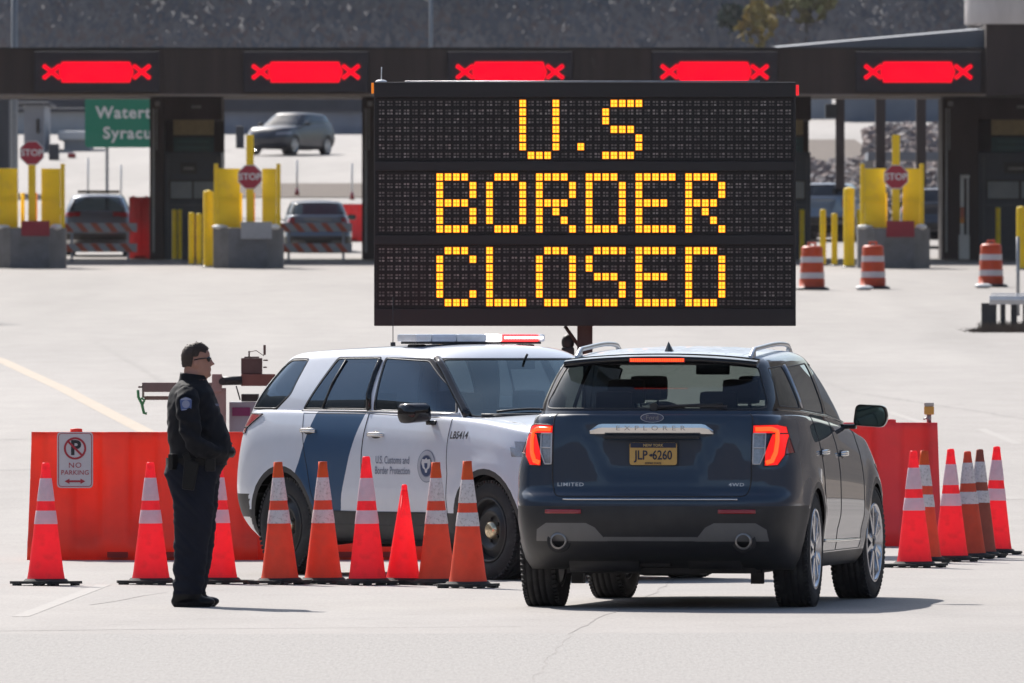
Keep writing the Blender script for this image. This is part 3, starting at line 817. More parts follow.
def tree(px, py, Y, hgt, wid, col, label):
    rnd = random.Random(int(px)); Y = 885.0
    while Y < 1400 and 325 - (hf(X_(px, Y), Y) + 5.4 - ZC) * F / Y > py: Y += 2
    x = X_(px, Y); z0 = hf(x, Y); zc = z0 + 5.4
    t = thing('tree', (x, Y, z0), label, 'tree')
    mb = MB(); mb.cyl((0, 0, 0), (0, 0, zc - z0 + hgt * .2), .22, r2=.06, n=7)
    for i in range(6):
        a = rnd.uniform(0, 6.3); h = (zc - z0) * rnd.uniform(.5, 1); mb.cyl((0, 0, h), (math.cos(a) * wid * .35, math.sin(a) * wid * .35, h + hgt * .2), .08, r2=.02, n=5)
    mb.build('trunk', MAT('bark', (.07, .06, .05), .9), t)
    mb = MB()
    for i in range(520):
        a = rnd.uniform(0, 6.3); rr = wid * .5 * math.sqrt(rnd.random()); zz = rnd.uniform(-.5, .5); rr *= math.sqrt(max(.05, 1 - (zz * 1.9) ** 2)) * (1 + .4 * math.sin(a * 3 + zz * 7))
        c = Vector((math.cos(a) * rr, math.sin(a) * rr, zc - z0 + zz * hgt)); d = Vector([rnd.uniform(-1, 1) for _ in range(3)]) * .33; e = Vector([rnd.uniform(-1, 1) for _ in range(3)]) * .33
        mb.add([c - d, c + e, c + d, c - e], [[0, 1, 2, 3]])
    mb.build('crown', MAT('tree_leaves', col, .9, var=.4, scale=1), t, weld=False)
tree(757, 24, 1010, 2.6, 1.9, (.30, .22, .055), 'small yellow tree on the hillside above the canopy roof')
tree(806, 7, 1015, 1.9, 3.2, (.17, .15, .045), 'olive green tree at the top edge of the hillside')
tree(733, 20, 1022, 1.6, 1.6, (.05, .07, .05), 'dark little evergreen beside the small yellow tree')

# ================================================================ INSPECTION PLAZA
m_fas = MAT('brown_fascia', (0.066, 0.047, 0.043), .7, var=.35, scale=1.2, stretch=(1.6, 1, .06))
m_fas2 = MAT('dark_brown_cladding', (0.060, 0.045, 0.044), .8, var=.25, scale=1.5, stretch=(1, 1, .2))
m_roof = MAT('grey_roof_metal', (0.20, 0.21, 0.235), .5, .2, var=.1, stretch=(3, 1, .1))
m_booth = MAT('dark_blue_booth', (0.030, 0.042, 0.066), .45, var=.25)
m_soff = MAT('pale_soffit_edge', (0.30, 0.25, 0.22), .7)
m_tan = MAT('tan_sign', (0.34, 0.27, 0.14), .6, var=.2, scale=6)
m_teal = MAT('teal_sign', (0.012, 0.062, 0.075), .5)
m_palebl = MAT('booth_window', (0.22, 0.27, 0.31), .1, var=.15, scale=2)
YF = 389.0
canopy = thing('inspection_canopy', (X_(490, YF), YF, gz(YF)), 'long dark brown canopy roof spanning all the inspection lanes', 'canopy')
ox = canopy.location
def cl(px, py, Y=YF): return (X_(px, Y) - ox.x, Y - ox.y, Z_(py, Y) - ox.z)
def slab(mb, px0, px1, py0, py1, Y0, Y1, mi=0, bev=0, Yr=None):
    """a box whose near face, at distance Y0, covers these pixels"""
    x0, x1 = X_(px0, Y0) - ox.x, X_(px1, Y0) - ox.x; z1, z0 = Z_(py0, Y0) - ox.z, Z_(py1, Y0) - ox.z
    mb.box(((x0 + x1) / 2, (Y0 + Y1) / 2 - ox.y, (z0 + z1) / 2), (x1 - x0, Y1 - Y0, z1 - z0), mi, bev=bev)
mb = MB(); slab(mb, -160, 986, 49, 94, YF, YF + .5)
for i in range(150):       # standing ribs of the fascia
    px = -155 + i * 7.6; slab(mb, px, px + 1.1, 50, 93.4, YF - .035, YF + .01)
mb.build('fascia', m_fas, canopy, weld=False)
mb = MB(); slab(mb, -160, 986, 94.05, 96, YF - .02, YF + .5); mb.build('fascia_trim', m_soff, canopy)
mb = MB(); slab(mb, -162, 988, 47.4, 49, YF - .05, YF + .5); mb.build('roof_edge', M['black'], canopy)
mb = MB(); slab(mb, -160, 1160, 62, 92, YF + .52, YF + 13); mb.build('roof_deck', m_fas2, canopy)
mb = MB(); slab(mb, 986.1, 1200, 25, 94.5, YF - .3, YF + 12); slab(mb, 986.1, 1200, 24, 25, YF - .35, YF + 12); mb.build('end_block', m_fas2, canopy, weld=False)
mb = MB()
pa = [cl(778, 47.2, YF + 1), cl(984, 29, YF + 1), cl(984, 47.2, YF + 1)]; pb = [(a, b + 9, c + .2) for a, b, c in pa]
mb.add(pa + pb, [[0, 1, 2], [5, 4, 3], [0, 3, 4, 1], [1, 4, 5, 2], [2, 5, 3, 0]])
for i in range(16):
    t = (i + .5) / 16; x = pa[0][0] + (pa[1][0]-pa[0][0]) * t; zt_ = pa[0][2] + (pa[1][2]-pa[0][2]) * t
    mb.box((x, pa[0][1] - .01, (pa[0][2] + zt_) / 2), (.05, .04, zt_ - pa[0][2]))
mb.build('sloping_roof', m_roof, canopy, weld=False)
# illuminated closed-lane signs on the fascia
m_panel = MAT('sign_housing', (0.034, 0.030, 0.040), .7, var=.1)
m_led = MAT('lit_red_leds', (0.1, 0.0, 0.0), .9, var=0, spec=0, emit=(1.0, 0.0, 0.016), estr=.85)
names = ['leftmost red lane sign, above the green highway sign', 'red lane sign above the parked silver vehicle on the far road, second from left', 'red lane sign partly behind the message board top, middle of five', 'red lane sign above the right half of the message board', 'rightmost red lane sign, under the sloping grey roof']
for i, cx in enumerate((97, 306, 510, 714.5, 918)):
    t = thing('lane_sign', (X_(cx, YF), YF - .05, Z_(72, YF)), names[i], 'lane sign', 'red closed lane signs along the canopy')
    s = 1 / S_(YF); mb = MB(); mb.box((0, -.10, 0), (125 * s, .18, 41 * s), bev=.03); mb.build('housing', m_panel, t)
    mb = MB()
    mb.prism([(x * s, z * s) for x, z in ((-35, -8), (-38, 0), (-35, 10), (33, 10), (37, 0), (33, -10.5), (-35, -10.5))], .03, Matrix.Translation((0, -.195, 0)) @ FACE)
    mb.build('red_bar', m_led, t)
    for sg in (-1, 1):
        mb = MB()
        for q in (-1, 1):
            rot = Matrix.Rotation(q * R(38), 3, 'Y'); mb.box((sg * 45 * s, -.21, 0), (21 * s, .03 + q * .004, 3.8 * s), rot=rot)
        mb.build('red_cross', m_led, t, weld=False)
    mb = MB(); mb.tube([(q * 40 * s, -.205, z * 7 * s) for q, z in ((-1, 0), (-.9, .9), (-.8, 1.2))], .06); mb.tube([(q * 40 * s, -.205, z * 7 * s) for q, z in ((1, 0), (.9, .9), (.8, 1.2))], .06)
# booths
def booth(pxl, pxr, pxp, label, extra=0):
    Y = 396.0; x0, x1 = X_(pxl, Y), X_(pxr, Y); zb_ = gz(Y); H = Z_(93, YF) - zb_ - .02
    t = thing('inspection_booth', ((x0 + x1) / 2, Y, zb_), label, 'booth', 'inspection booths under the canopy')
    W_ = x1 - x0; sc = Y / F
    def lx(px): return X_(px, Y) - (x0 + x1) / 2
    def lz(py): return Z_(py, Y) - zb_
    mb = MB(); mb.box((lx((pxl + pxp) / 2), 1.5, H / 2 - .1), ((pxp - pxl) * sc, 3.6, H + .2), bev=.02)
    mb.box((0, 3.2, H / 2 - .1), (W_, .5, H + .2)); mb.box((lx((pxp + pxr) / 2), 1.0, lz(104)), ((pxr - pxp) * sc, 2.4, .9)); mb.build('pillar', m_fas2, t, weld=False)
    cw = (pxr - pxp) * sc; c = lx((pxp + pxr) / 2)
    mb = MB(); mb.box((c, 1.4, (lz(152)) / 2), (cw - .02, 2.8, lz(152)), bev=.02); mb.build('cabin', m_booth, t)
    mb = MB(); mb.box((c + .02, -.03, lz(125)), (cw * .70, .06, 20 * sc), bev=.01); mb.build('tan_sign', m_tan, t)
    mb = MB(); mb.box((c + .02, -.03, lz(144.5)), (cw * .70, .05, 15 * sc), bev=.01); sg_ = mb.build('teal_sign', m_teal, t)
    mb = MB()
    for q in (-1, 1): mb.box((c + .02, -.062, lz(144.5 + q * 3)), (cw * .55, .01, 1.6 * sc))
    mb.build('sign_text', MAT('dull_teal', (.03, .11, .125), .6), sg_)
    mb = MB(); mb.box((c + .1, -.22, lz(107)), (cw * .2, .05, 5 * sc)); mb.build('small_sign', M['black'], t); mb = MB(); mb.box((c - .12, -.035, lz(168)), (cw * .28, .05, 11 * sc)); mb.build('small_sign', M['black'], t)
    mb = MB(); mb.box((c + .1, -.255, lz(107)), (cw * .17, .02, 3 * sc)); mb.build('sign_lettering', MAT('dull_white_letters', (.22, .21, .21), .6, var=.5, scale=22), t); mb = MB(); mb.box((c - .12, -.065, lz(168.5)), (cw * .18, .02, 3 * sc)); mb.build('sign_lettering', MAT('dull_grey_letters', (.22, .21, .21), .6, var=.5, scale=22), t)
    for q in (-1, 1):
        mb = MB(); mb.box((c + q * cw * .2, -.035, lz(190)), (cw * .37, .04, 17 * sc), bev=.01); wn = mb.build('window', m_palebl, t); mb = MB(); mb.box((c + q * cw * .2, -.02, lz(190)), (cw * .41, .05, 19.5 * sc), bev=.01); mb.build('window_frame', M['black'], wn)
    mb = MB(); mb.cyl((lx(pxl + 4), -.34, .2), (lx(pxl + 4), -.34, H - .3), .03, n=8); mb.cyl((lx(pxl + 7), -.34, lz(150)), (lx(pxl + 7), -.34, H - .3), .018, n=8); mb.build('conduit', M['steel'], t, weld=False)
    mb = MB(); mb.box((lx(pxl + 8), -.50, lz(104)), (.14, .32, .13), bev=.02); mb.cyl((lx(pxl + 8), -.3, lz(102)), (lx(pxl + 8), -.3, H - .1), .02, n=8); mb.build('camera', MAT('camera_grey', (.28, .28, .29), .5), t, weld=False)
    mb = MB(); mb.box((c, -.012, lz(205)), (cw * .8, .03, .05)); mb.box((c - cw * .43, -.012, lz(210)), (.05, .03, 3.0)); mb.box((c + cw * .43, -.012, lz(210)), (.05, .03, 3.0)); mb.build('cabin_trim', MAT('blue_grey_trim', (.06, .075, .10), .5), t)
    if extra:
        mb = MB(); mb.box((lx(pxl + 12), -.02, lz(189)), (.28, .04, .48), bev=.01); mb.build('notice', MAT('faded_notice', (.28, .16, .15), .6, var=.3, scale=20), t)
        a = thing('barrier_arm', (X_(pxl + 22, Y - .3), Y - .3, zb_), 'raised white and red gate arm beside the far right booth', 'gate arm')
        mb = MB(); mb.box((0, 0, .35), (.30, .3, .7), bev=.03); mb.build('arm_housing', M['white'], a)
        mb = MB(); mb.box((-.06, -.2, 1.5), (.10, .05, 1.7)); mb.box((.10, -.2, 1.5), (.05, .05, 1.6)); mb.box((.02, -.2, 2.34), (.26, .05, .09)); mb.build('arm', M['white'], a)
        mb = MB(); mb.box((-.06, -.235, 1.25), (.11, .03, .45)); mb.build('red_band', M['red_lens'], a)
    else:
        mb = MB(); mb.cyl((lx(pxp) - .12, -.12, 0), (lx(pxp) - .12, -.12, lz(172)), .045); mb.cyl((lx(pxp) - .12, -.12, lz(172)), (lx(pxp) - .28, -.12, lz(163)), .05); mb.build('card_reader_post', M['steel'], t)
    return t
booth(150, 222, 164, 'dark booth between the first two lanes, beside the green highway sign')
booth(362, 436, 376, 'dark booth edge showing just left of the message board')
booth(740, 811, 754, 'dark booth edge showing just right of the message board')
booth(942, 1062, 978, 'wide dark booth at the right edge behind an orange drum', 1)
# yellow guards with stop signs
m_stop = MAT('stop_sign_red', (0.42, 0.02, 0.045), .4, var=.06)
m_redpl = MAT('dark_red_plate', (0.30, 0.012, 0.03), .5)
m_gpl = MAT('pale_grey_plate', (0.42, 0.42, 0.44), .5, var=.1)
def guard(cx, shields, plate, pmat, label, slabel, wpx=70, spy=177):
    Y = 376.0; z = gz(Y); s = Y / F
    t = thing('crash_guard', (X_(cx, Y), Y, z), label, 'crash guard', 'yellow crash guards in front of the booths')
    h = (ypix(Y) - 228) * s; w2 = wpx / 2 * s
    mb = MB(); poly = [(-w2, 1.4), (-w2, .15), (-w2 * .55, -.35), (w2 * .55, -.35), (w2, .15), (w2, 1.4)]
    mb.prism(poly, h, Matrix.Identity(4)); mb.build('concrete_base', M['conc_base'], t)
    for (a, b) in shields:
        xa, xb = (a - cx) * s, (b - cx) * s
        mb = MB(); mb.box(((xa + xb) / 2, .25, h + 30 * s), (xb - xa, .05, 60 * s - .02), bev=.01)
        o_ = xa if abs(xa) > abs(xb) else xb; sg = 1 if o_ > 0 else -1
        mb.box((o_ + sg * .06, .38, h + 31.5 * s), (.11, .32, 66 * s), bev=.02); mb.box(((xa + xb) / 2, .20, h + 28 * s), (xb - xa, .05, .06))
        mb.build('yellow_shield', M['yellow'], t)
    mb = MB(); mb.box(((plate[0] + plate[1]) / 2 * s - cx * s, -.39, (ypix(Y) - (plate[2] + plate[3]) / 2) * s), ((plate[1] - plate[0]) * s, .03, (plate[3] - plate[2]) * s), bev=.01); mb.build('plate', pmat, t)
    for q, mt in ((-.22, M['yellow']), (.12, MAT('orange_tube', (.75, .28, .06), .5)), (-.40, M['white'])):
        mb = MB(); mb.cyl((q, .7, h - .1), (q, .7, h + .95), .055); mb.build('tube', mt, t)
    mb = MB(); mb.ell((w2 * .75, -.1, h + .03), (.16, .14, .08)); mb.ell((-w2 * .8, .0, h + .03), (.22, .14, .06)); mb.build('sandbag', M['white'], t)
    st = thing('stop_sign', (X_(cx + 2, Y), Y - .0, z + h), slabel, 'stop sign', 'stop signs on yellow posts')
    ph_ = 2.5 if spy > 170 else 1.95; mb = MB(); mb.box((0, 0, ph_ / 2), (.20, .12, ph_), bev=.02); mb.build('post', M['yellow'], st)
    zc_ = (228 - spy) * s
    mb = MB(); r = 12 * s / math.cos(PI/8); mb.prism([(r * math.cos(PI/8 + i*PI/4), r * math.sin(PI/8 + i*PI/4)) for i in range(8)], .012, Matrix.Translation((0, -.085, zc_)) @ FACE); pnl = mb.build('panel', M['white'], st)
    mb = MB(); r *= .93; mb.prism([(r * math.cos(PI/8 + i*PI/4), r * math.sin(PI/8 + i*PI/4)) for i in range(8)], .006, Matrix.Translation((0, -.098, zc_)) @ FACE); mb.build('red_face', m_stop, pnl)
    text_part('lettering', 'STOP', .25, M['white'], pnl, Matrix.Translation((0, -.106, zc_)) @ FACE, bold=.006)
    return t, st
g1 = guard(30, [(-4, 17), (41, 60)], (22, 50, 221, 236), m_redpl, 'yellow guard on grey concrete block at the left edge', 'stop sign at the left edge, beside the green highway sign', 70, 153)
g2 = guard(248, [(218, 240), (262, 276)], (241, 272, 222, 239), m_gpl, 'yellow guard on grey concrete block with a pale plate', 'stop sign between the second booth lane posts, left of the message board')
g3 = guard(894, [(865, 886), (903, 920)], (886, 914, 221, 237), m_redpl, 'yellow guard on grey concrete block behind the orange drums', 'stop sign right of the message board', 72)
# bollards
def bollard(px, ytop, Y, wpx, label):
    s = Y / F; z = gz(Y); h = (ypix(Y) - ytop) * s; r = wpx / 2 * s
    t = thing('bollard', (X_(px, Y), Y, z), label, 'bollard', 'yellow bollards by the booths')
    mb = MB(); mb.lathe([(r, 0), (r, h - r * .5), (r * .85, h - r * .2), (r * .5, h - .02), (0, h)], n=20); mb.build('yellow_pipe', M['yellow'], t)
    mb = MB(); mb.lathe([(r * 1.35, 0), (r * 1.35, .03), (r, .04)], n=20); mb.build('base_ring', M['steel'], t)
bl = [(174.5, 209, 394, 5, 'thin yellow bollard in front of the first booth, leftmost'), (180, 209, 394, 4, 'thin yellow bollard in front of the first booth, second from left'), (191.5, 212, 383, 5.5, 'yellow bollard third from left by the first booth'), (199, 213, 383, 5.5, 'yellow bollard just left of the thick one'), (208.5, 190, 378, 10.5, 'thick tall yellow bollard left of the guard with the pale plate'),
      (802, 209, 394, 5, 'thin yellow bollard against the message board edge'), (823, 209, 382, 6, 'yellow bollard behind and between the two nearer drums, left one'), (834.5, 213, 382, 6, 'yellow bollard left of the thick tall one on the right side'), (849, 187, 378, 11, 'thick tall yellow bollard left of the right stop sign'), (858.5, 209, 386, 3.5, 'slim yellow bollard touching the right guard'), (998, 207, 394, 5, 'yellow bollard in front of the far right booth'), (1021, 206, 372, 9, 'yellow bollard cut by the right edge of the photo')]
for b in bl: bollard(*b)
# drums
m_dorg = MAT('orange_drum_plastic', (0.66, 0.09, 0.025), .5, var=.1, dirt=((.3, .06, .03), .4, 3), trans=.2)
m_refl = MAT('reflective_white_band', (0.62, 0.58, 0.62), .45, var=.08)
def drum(px, pyb, label):
    Y = Yof(pyb); z = gz(Y); t = thing('traffic_drum', (X_(px, Y), Y, z), label, 'traffic drum', 'orange drums on the pavement')
    mb = MB(); bands = []
    prof = [(.33, .0), (.33, .06), (.30, .07)]; zz = .07; r = .298
    for i in range(5):
        prof += [(r, zz), (r, zz + .165), (r - .012, zz + .18)]; bands.append((zz, r)); zz += .185; r -= .012
    prof += [(r - .02, zz + .01), (r - .05, zz + .03), (0, zz + .035)]
    mb.lathe(prof, n=36); mb.box((-.08, 0, zz + .06), (.05, .09, .10), bev=.02); mb.box((.08, 0, zz + .06), (.05, .09, .10), bev=.02); mb.cyl((-.1, 0, zz + .10), (.1, 0, zz + .10), .02); mb.build('drum_body', m_dorg, t, weld=False)
    mb = MB(); mb.lathe([(.40, 0), (.40, .04), (.34, .07), (.31, .07)], n=32); mb.build('rubber_ring', M['black'], t)
    for q in (1, 3):
        z0, rr = bands[q]; mb = MB(); mb.lathe([(rr + .003, z0 + .012), (rr + .003, z0 + .15)], n=36); mb.build('reflective_band', m_refl, t)
    return t
drum(812, 290, 'orange and white drum right beside the message board'); drum(873, 289, 'orange and white drum before the right stop sign'); drum(991, 287, 'orange and white drum before the far right booth')
for px, pyb, lb in ((868, 290, 'before the right stop sign'), (987, 288, 'before the far right booth')):
    Y = Yof(pyb) - .5; mb = MB(); mb.ell((0, 0, .05), (.18, .15, .06)); mb.ell((.1, .08, .055), (.14, .12, .055)); o = mb.build('sandbag', M['white'], None, weld=False); o.location = (X_(px - 5, Y), Y, gz(Y)); tag(o, 'white sandbag at the foot of the drum ' + lb, 'sandbag', 'white sandbags by the drums')
# highway sign
Y = 470.0; t = thing('highway_sign', (X_(107, Y), Y, gz(Y)), 'green highway sign with white place names on thin post', 'road sign'); s = Y / F
mb = MB(); w_, h_ = 134 * s, 50 * s; z_ = Z_(122.5, Y) - gz(Y); cxs = (X_(152, Y) - X_(107, Y))
mb.prism(rounded([(-w_/2, -h_/2), (w_/2, -h_/2), (w_/2, h_/2), (-w_/2, h_/2)], .12), .05, Matrix.Translation((cxs, 0, z_)) @ FACE); mb.build('panel', MAT('highway_green', (0.002, 0.23, 0.14), .45, var=.05), t)
for tx, zz, xx in (('Watertown', 9.5, -56), ('Syracuse', -11, -49)): text_part('lettering', tx, 16.5 * s, M['white'], t, Matrix.Translation((cxs + xx * s, -.065, z_ + zz * s)) @ FACE, bold=.014, align='LEFT', space=1.12, xs=1.0)
mb = MB(); mb.box((0, .1, z_ / 2), (.10, .1, z_)); mb.box((cxs * 2, .1, z_ / 2), (.10, .1, z_)); mb.build('post', M['steel'], t)
# lamp posts
def pole(px, pytop, Y, wpx, label):
    s = Y / F; t = thing('lamp_post', (X_(px, Y), Y, gz(Y)), label, 'lamp post'); h = Z_(pytop, Y) - gz(Y)
    mb = MB(); mb.cyl((0, 0, 0), (0, 0, h), wpx / 2 * s * 1.1, r2=wpx / 2 * s * .8); mb.box((0, 0, .2), (.5, .5, .4), bev=.05); mb.build('mast', MAT('pale_pole', (.22, .25, .29), .5), t)
    mb = MB(); mb.cyl((0, 0, h), (1.6, 0, h + .3), .06); mb.box((1.8, 0, h + .3), (.7, .3, .12), bev=.04); mb.build('lamp_head', M['steel'], t)
pole(14.5, -60, 432, 7, 'tall grey lamp post at the left edge'); pole(431, -60, 520, 4, 'thin grey lamp post rising above the message board')
# far buildings and roadside things seen through the lanes
def far_box(name, px0, px1, py0, py1, Y, mat, label, cat, roofmat=None, dep=6, ribs=0, win=None):
    s = Y / F; z0 = gz(Y); z1 = Z_(py0, Y); zb_ = Z_(py1, Y); x0, x1 = X_(px0, Y), X_(px1, Y)
    t = thing(name, ((x0 + x1) / 2, Y, z0), label, cat)
    if name in ('overpass', 'shelter'):
        for q in (-.49, .49): mb = MB(); mb.box((q * (x1 - x0), dep / 2, (zb_ - z0) / 2), (.4, .4, zb_ - z0 - .01)); mb.build('support', M['steel'], t)
    mb = MB(); b = (zb_ - z0) if name in ('overpass', 'shelter') else -.4
    mb.box((0, dep / 2, (z1 - z0 + b) / 2), (x1 - x0, dep, z1 - z0 - b))
    for i in range(ribs): mb.box((-(x1-x0)/2 + (x1-x0) * (i + .5) / ribs, -.03, (z1 - z0 + b) / 2), ((x1-x0) / ribs * .4, .06, z1 - z0 - b - .1))
    mb.build('wall', mat, t, weld=False)
    if roofmat: mb = MB(); hh = roofmat[1] * s; mb.box((0, dep / 2, z1 - z0 + hh / 2), (x1 - x0 + .5, dep + .5, hh), bev=.1); mb.build('roof', roofmat[0], t)
    if win:
        for wx in win: mb = MB(); mb.box((wx * (x1-x0), -.05, (z1 - z0) * .55), ((x1-x0) * .14, .08, (z1-z0) * .3)); mb.build('window', M['gloss'], t)
    return t
m_bld = MAT('blue_grey_cladding', (.20, .24, .30), .7, var=.15, scale=1); m_pale = MAT('pale_wall', (.42, .44, .47), .8, var=.1, scale=1); m_dk = MAT('dark_grey_wall', (.05, .055, .07), .7, var=.2, scale=1)
far_box('building', 24, 44, 105, 152, Yof(152), MAT('grey_render', (.26, .27, .30), .8, var=.1, scale=1), 'grey building behind the stop sign at the left edge', 'building', (m_dk, 3), 8, 0, (.2,))
far_box('building', -30, 9, 100, 178, 500, m_dk, 'dark building cut by the left edge', 'building', None, 8)
mb = MB(); o = far_box('kiosk', 64, 90, 140, 152, Yof(151), m_pale, 'small kiosk with a rounded white roof by the far road', 'kiosk', (M['white'], 9), 5)
far_box('guard_wall', -40, 160, 112, 134, Yof(134), m_pale, 'pale wall along the top of the far road at left', 'wall', (m_dk, 4), 3, 0)
far_box('guard_wall', 205, 380, 112, 134, Yof(134), MAT('pale_blue_fence', (.27, .30, .37), .7, var=.15, scale=1), 'pale blue wall along the far road behind the parked silver vehicle', 'wall', (MAT('dark_coping', (.06, .065, .08), .7), 2), 2, 34)
far_box('overpass', -40, 380, 94, 110, Yof(128), m_dk, 'dark overhead beam across the far road', 'overpass', None, 3)
far_box('building', 842, 944, 93, 122, Yof(122), m_bld, 'blue grey ribbed building beyond the right lanes', 'building', (m_dk, 2), 10, 26)
far_box('building', 790, 832, 93, 119, Yof(119), m_pale, 'pale building beside the right edge of the message board', 'building', (m_dk, 2), 10, 8)
far_box('building', 700, 780, 93, 130, 700, m_bld, 'blue grey building hidden behind the message board', 'building')
far_box('shelter', 868, 946, 152, 160, 455, MAT('shelter_grey', (.19, .21, .25), .6), 'low grey shelter roof behind the right stop sign', 'shelter', None, 4)
# storage tank above the right end
Y = 520; s = Y / F; tk = thing('storage_tank', (X_(1010, Y), Y, gz(Y)), 'white storage tank above the right end of the canopy', 'tank')
mb = MB(); h0, h1 = Z_(25, Y) - gz(Y), Z_(-25, Y) - gz(Y); mb.lathe([(45 * s, h0), (45.5 * s, h0 + .05), (45.5 * s, h1), (20 * s, h1 + 1), (0, h1 + 1.3)], n=40); mb.lathe([(46.5 * s, h0 + .9), (46.5 * s, h0 + 1.0)], n=40); mb.lathe([(0, h0), (45 * s, h0)], n=40); mb.build('tank_shell', MAT('tank_white', (.62, .58, .57), .6, var=.18, scale=.8, stretch=(1, 1, .3)), tk, weld=False)
mb = MB()
for a in range(6): mb.cyl((38 * s * math.cos(a), 38 * s * math.sin(a), 0), (38 * s * math.cos(a), 38 * s * math.sin(a), h0), .18)
mb.build('tank_legs', M['steel'], tk)
# dark posts in the right opening
for px, yt, yb, wpx, Yp, lb, box_ in ((840, 90, 215, 9, 430, 'dark post with a box on it, just right of the message board', 1), (880.5, 90, 152, 10, 436, 'dark post behind the right stop sign, left of two', 0), (921, 90, 152, 10, 436, 'dark post behind the right stop sign, right of two', 0)):
    s = Yp / F; t = thing('dark_post', (X_(px, Yp), Yp, gz(Yp)), lb, 'post', 'dark posts beyond the right lanes')
    mb = MB(); mb.box((0, 0, (Z_(88, Yp) - gz(Yp)) / 2), (wpx * s, .3, Z_(88, Yp) - gz(Yp)), bev=.02); mb.box((0, 0, .15), (wpx * s * 1.5, .5, .3)); mb.build('post_shaft', m_fas2, t)
    if box_: mb = MB(); mb.box((-9 * s, -.2, Z_(111, Yp) - gz(Yp)), (12 * s, .4, 14 * s), bev=.03); mb.build('control_box', M['black'], t)
# rubble bank
def rubble():
    rnd = random.Random(11); mb = MB()
    for i in range(2600):
        px = rnd.uniform(804, 946); Y = rnd.uniform(436, 560); u = rnd.random(); top = 4.4 if px > 866 else .6
        topz_ = smooth01((Y - 432) / 110) * top * (.4 + .6 * smooth01((px - 800) / 90)); r = rnd.uniform(.10, .36)
        c = Vector((X_(px, Y), Y, gz(Y) + topz_ * .35)); q = Matrix.Rotation(rnd.uniform(0, 6), 3, Vector((rnd.random(), rnd.random(), rnd.random())))
        mb.box(c, (r * 1.4, r, r), rnd.choices([0, 1, 2], [4, 3, 1])[0], rot=q, bev=r * .15)
    tag(mb.build('rubble_bank', [MAT('pinkish_rock', (.20, .155, .145), .9, var=.3, scale=2), MAT('grey_rock', (.13, .12, .13), .9, var=.3, scale=2), MAT('white_rock', (.26, .225, .21), .9, var=.2, scale=2)], weld=False), 'bank of broken pinkish and grey rock beyond the right lanes', 'rocks', kind='stuff')
rubble()
# delineators and cabinets on the far road
for px, py, h, mt, lb in ((297, 196, 1.3, M['red_lens'], 'thin red and white delineator post on the median beyond the second lane'), (88, 200, 1.5, M['steel'], 'thin grey delineator left of the highway sign post'), (121, 205, 1.4, M['steel'], 'thin grey delineator right of the highway sign post'), (352, 200, 1.3, M['red_lens'], 'thin red delineator next to the message board on the median')):
    Y = Yof(py); t = thing('delineator', (X_(px, Y), Y, gz(Y)), lb, 'delineator post'); mb = MB(); mb.cyl((0, 0, 0), (0, 0, h), .035); mb.build('post', M['white'], t)
    mb = MB(); mb.cyl((0, 0, .02), (0, 0, .28), .10, r2=.05); mb.build('foot', mt, t)
for px, py, wp, hp_, mt, lb in ((212, 150, 22, 18, m_pale, 'pale roadside cabinet left of the dark vehicle on the far road'), (240, 148, 8, 22, m_dk, 'dark narrow cabinet left of the dark vehicle on the far road'), (54, 160, 10, 16, m_dk, 'dark cabinet beside the left stop sign on the far road'), (72, 158, 8, 5, M['red_lens'], 'small red box by the kiosk on the far road')):
    Y = Yof(py); s = Y / F; t = thing('roadside_cabinet', (X_(px, Y), Y, gz(Y)), lb, 'cabinet'); mb = MB(); mb.box((0, 0, hp_ * s / 2), (wp * s, .8, hp_ * s), bev=.05); mb.build('cabinet_body', mt, t); mb = MB(); mb.box((0, -.42, hp_ * s * .55), (wp * s * .7, .03, hp_ * s * .6), bev=.01); mb.build('cabinet_door', mt, t)
# guard rail with dry weeds
Y0 = Yof(331); t = thing('guardrail', (X_(1003, Y0), Y0, gz(Y0)), 'low pale guardrail on dark posts at the right edge', 'guardrail'); s = Y0 / F
mb = MB(); mb.box((.30, -.03, 31 * s), (60 * s, .12, 9 * s), bev=.02); mb.box((.30, -.11, 31 * s), (60 * s, .06, 3 * s), bev=.02); mb.box((.30, .04, 37 * s), (56 * s, .05, 1.6 * s)); mb.build('rail', MAT('pale_rail', (.85, .82, .80), .6, var=.08), t)
for px, wp in ((989, 15), (1003, 5), (1014, 6), (1027, 8)): mb = MB(); mb.box(((px - 1003) * s, .05, 14 * s), (wp * s, .2, 28 * s), bev=.01); mb.build('post', MAT('weathered_timber', (.06, .055, .055), .9, var=.3), t)
mb = MB(); mb.cyl((0, 0, 0), (0, 0, 1.6), .035); o = mb.build('marker_post', M['steel']); o.location = (X_(1018, Y0 + 20), Y0 + 20, gz(Y0 + 20)); tag(o, 'thin grey marker post rising behind the guardrail', 'post')
rnd = random.Random(5); mb = MB()
for i in range(2600):
    x = X_(rnd.uniform(972, 1060), Y0) + rnd.gauss(0, .1); y = Y0 - .6 + rnd.uniform(-1.4, 1.4); z = gz(y); h = rnd.uniform(.04, .22) * (1 if x > X_(980, Y0) else .4); d = rnd.uniform(-.1, .1)
    mb.add([(x, y, z), (x + .015, y, z), (x + d, y + rnd.uniform(-.05, .05), z + h)], [[0, 1, 2]])
tag(mb.build('dry_weeds', m_gr, weld=False), 'clump of dry brown weeds at the foot of the guardrail', 'weeds', kind='stuff')
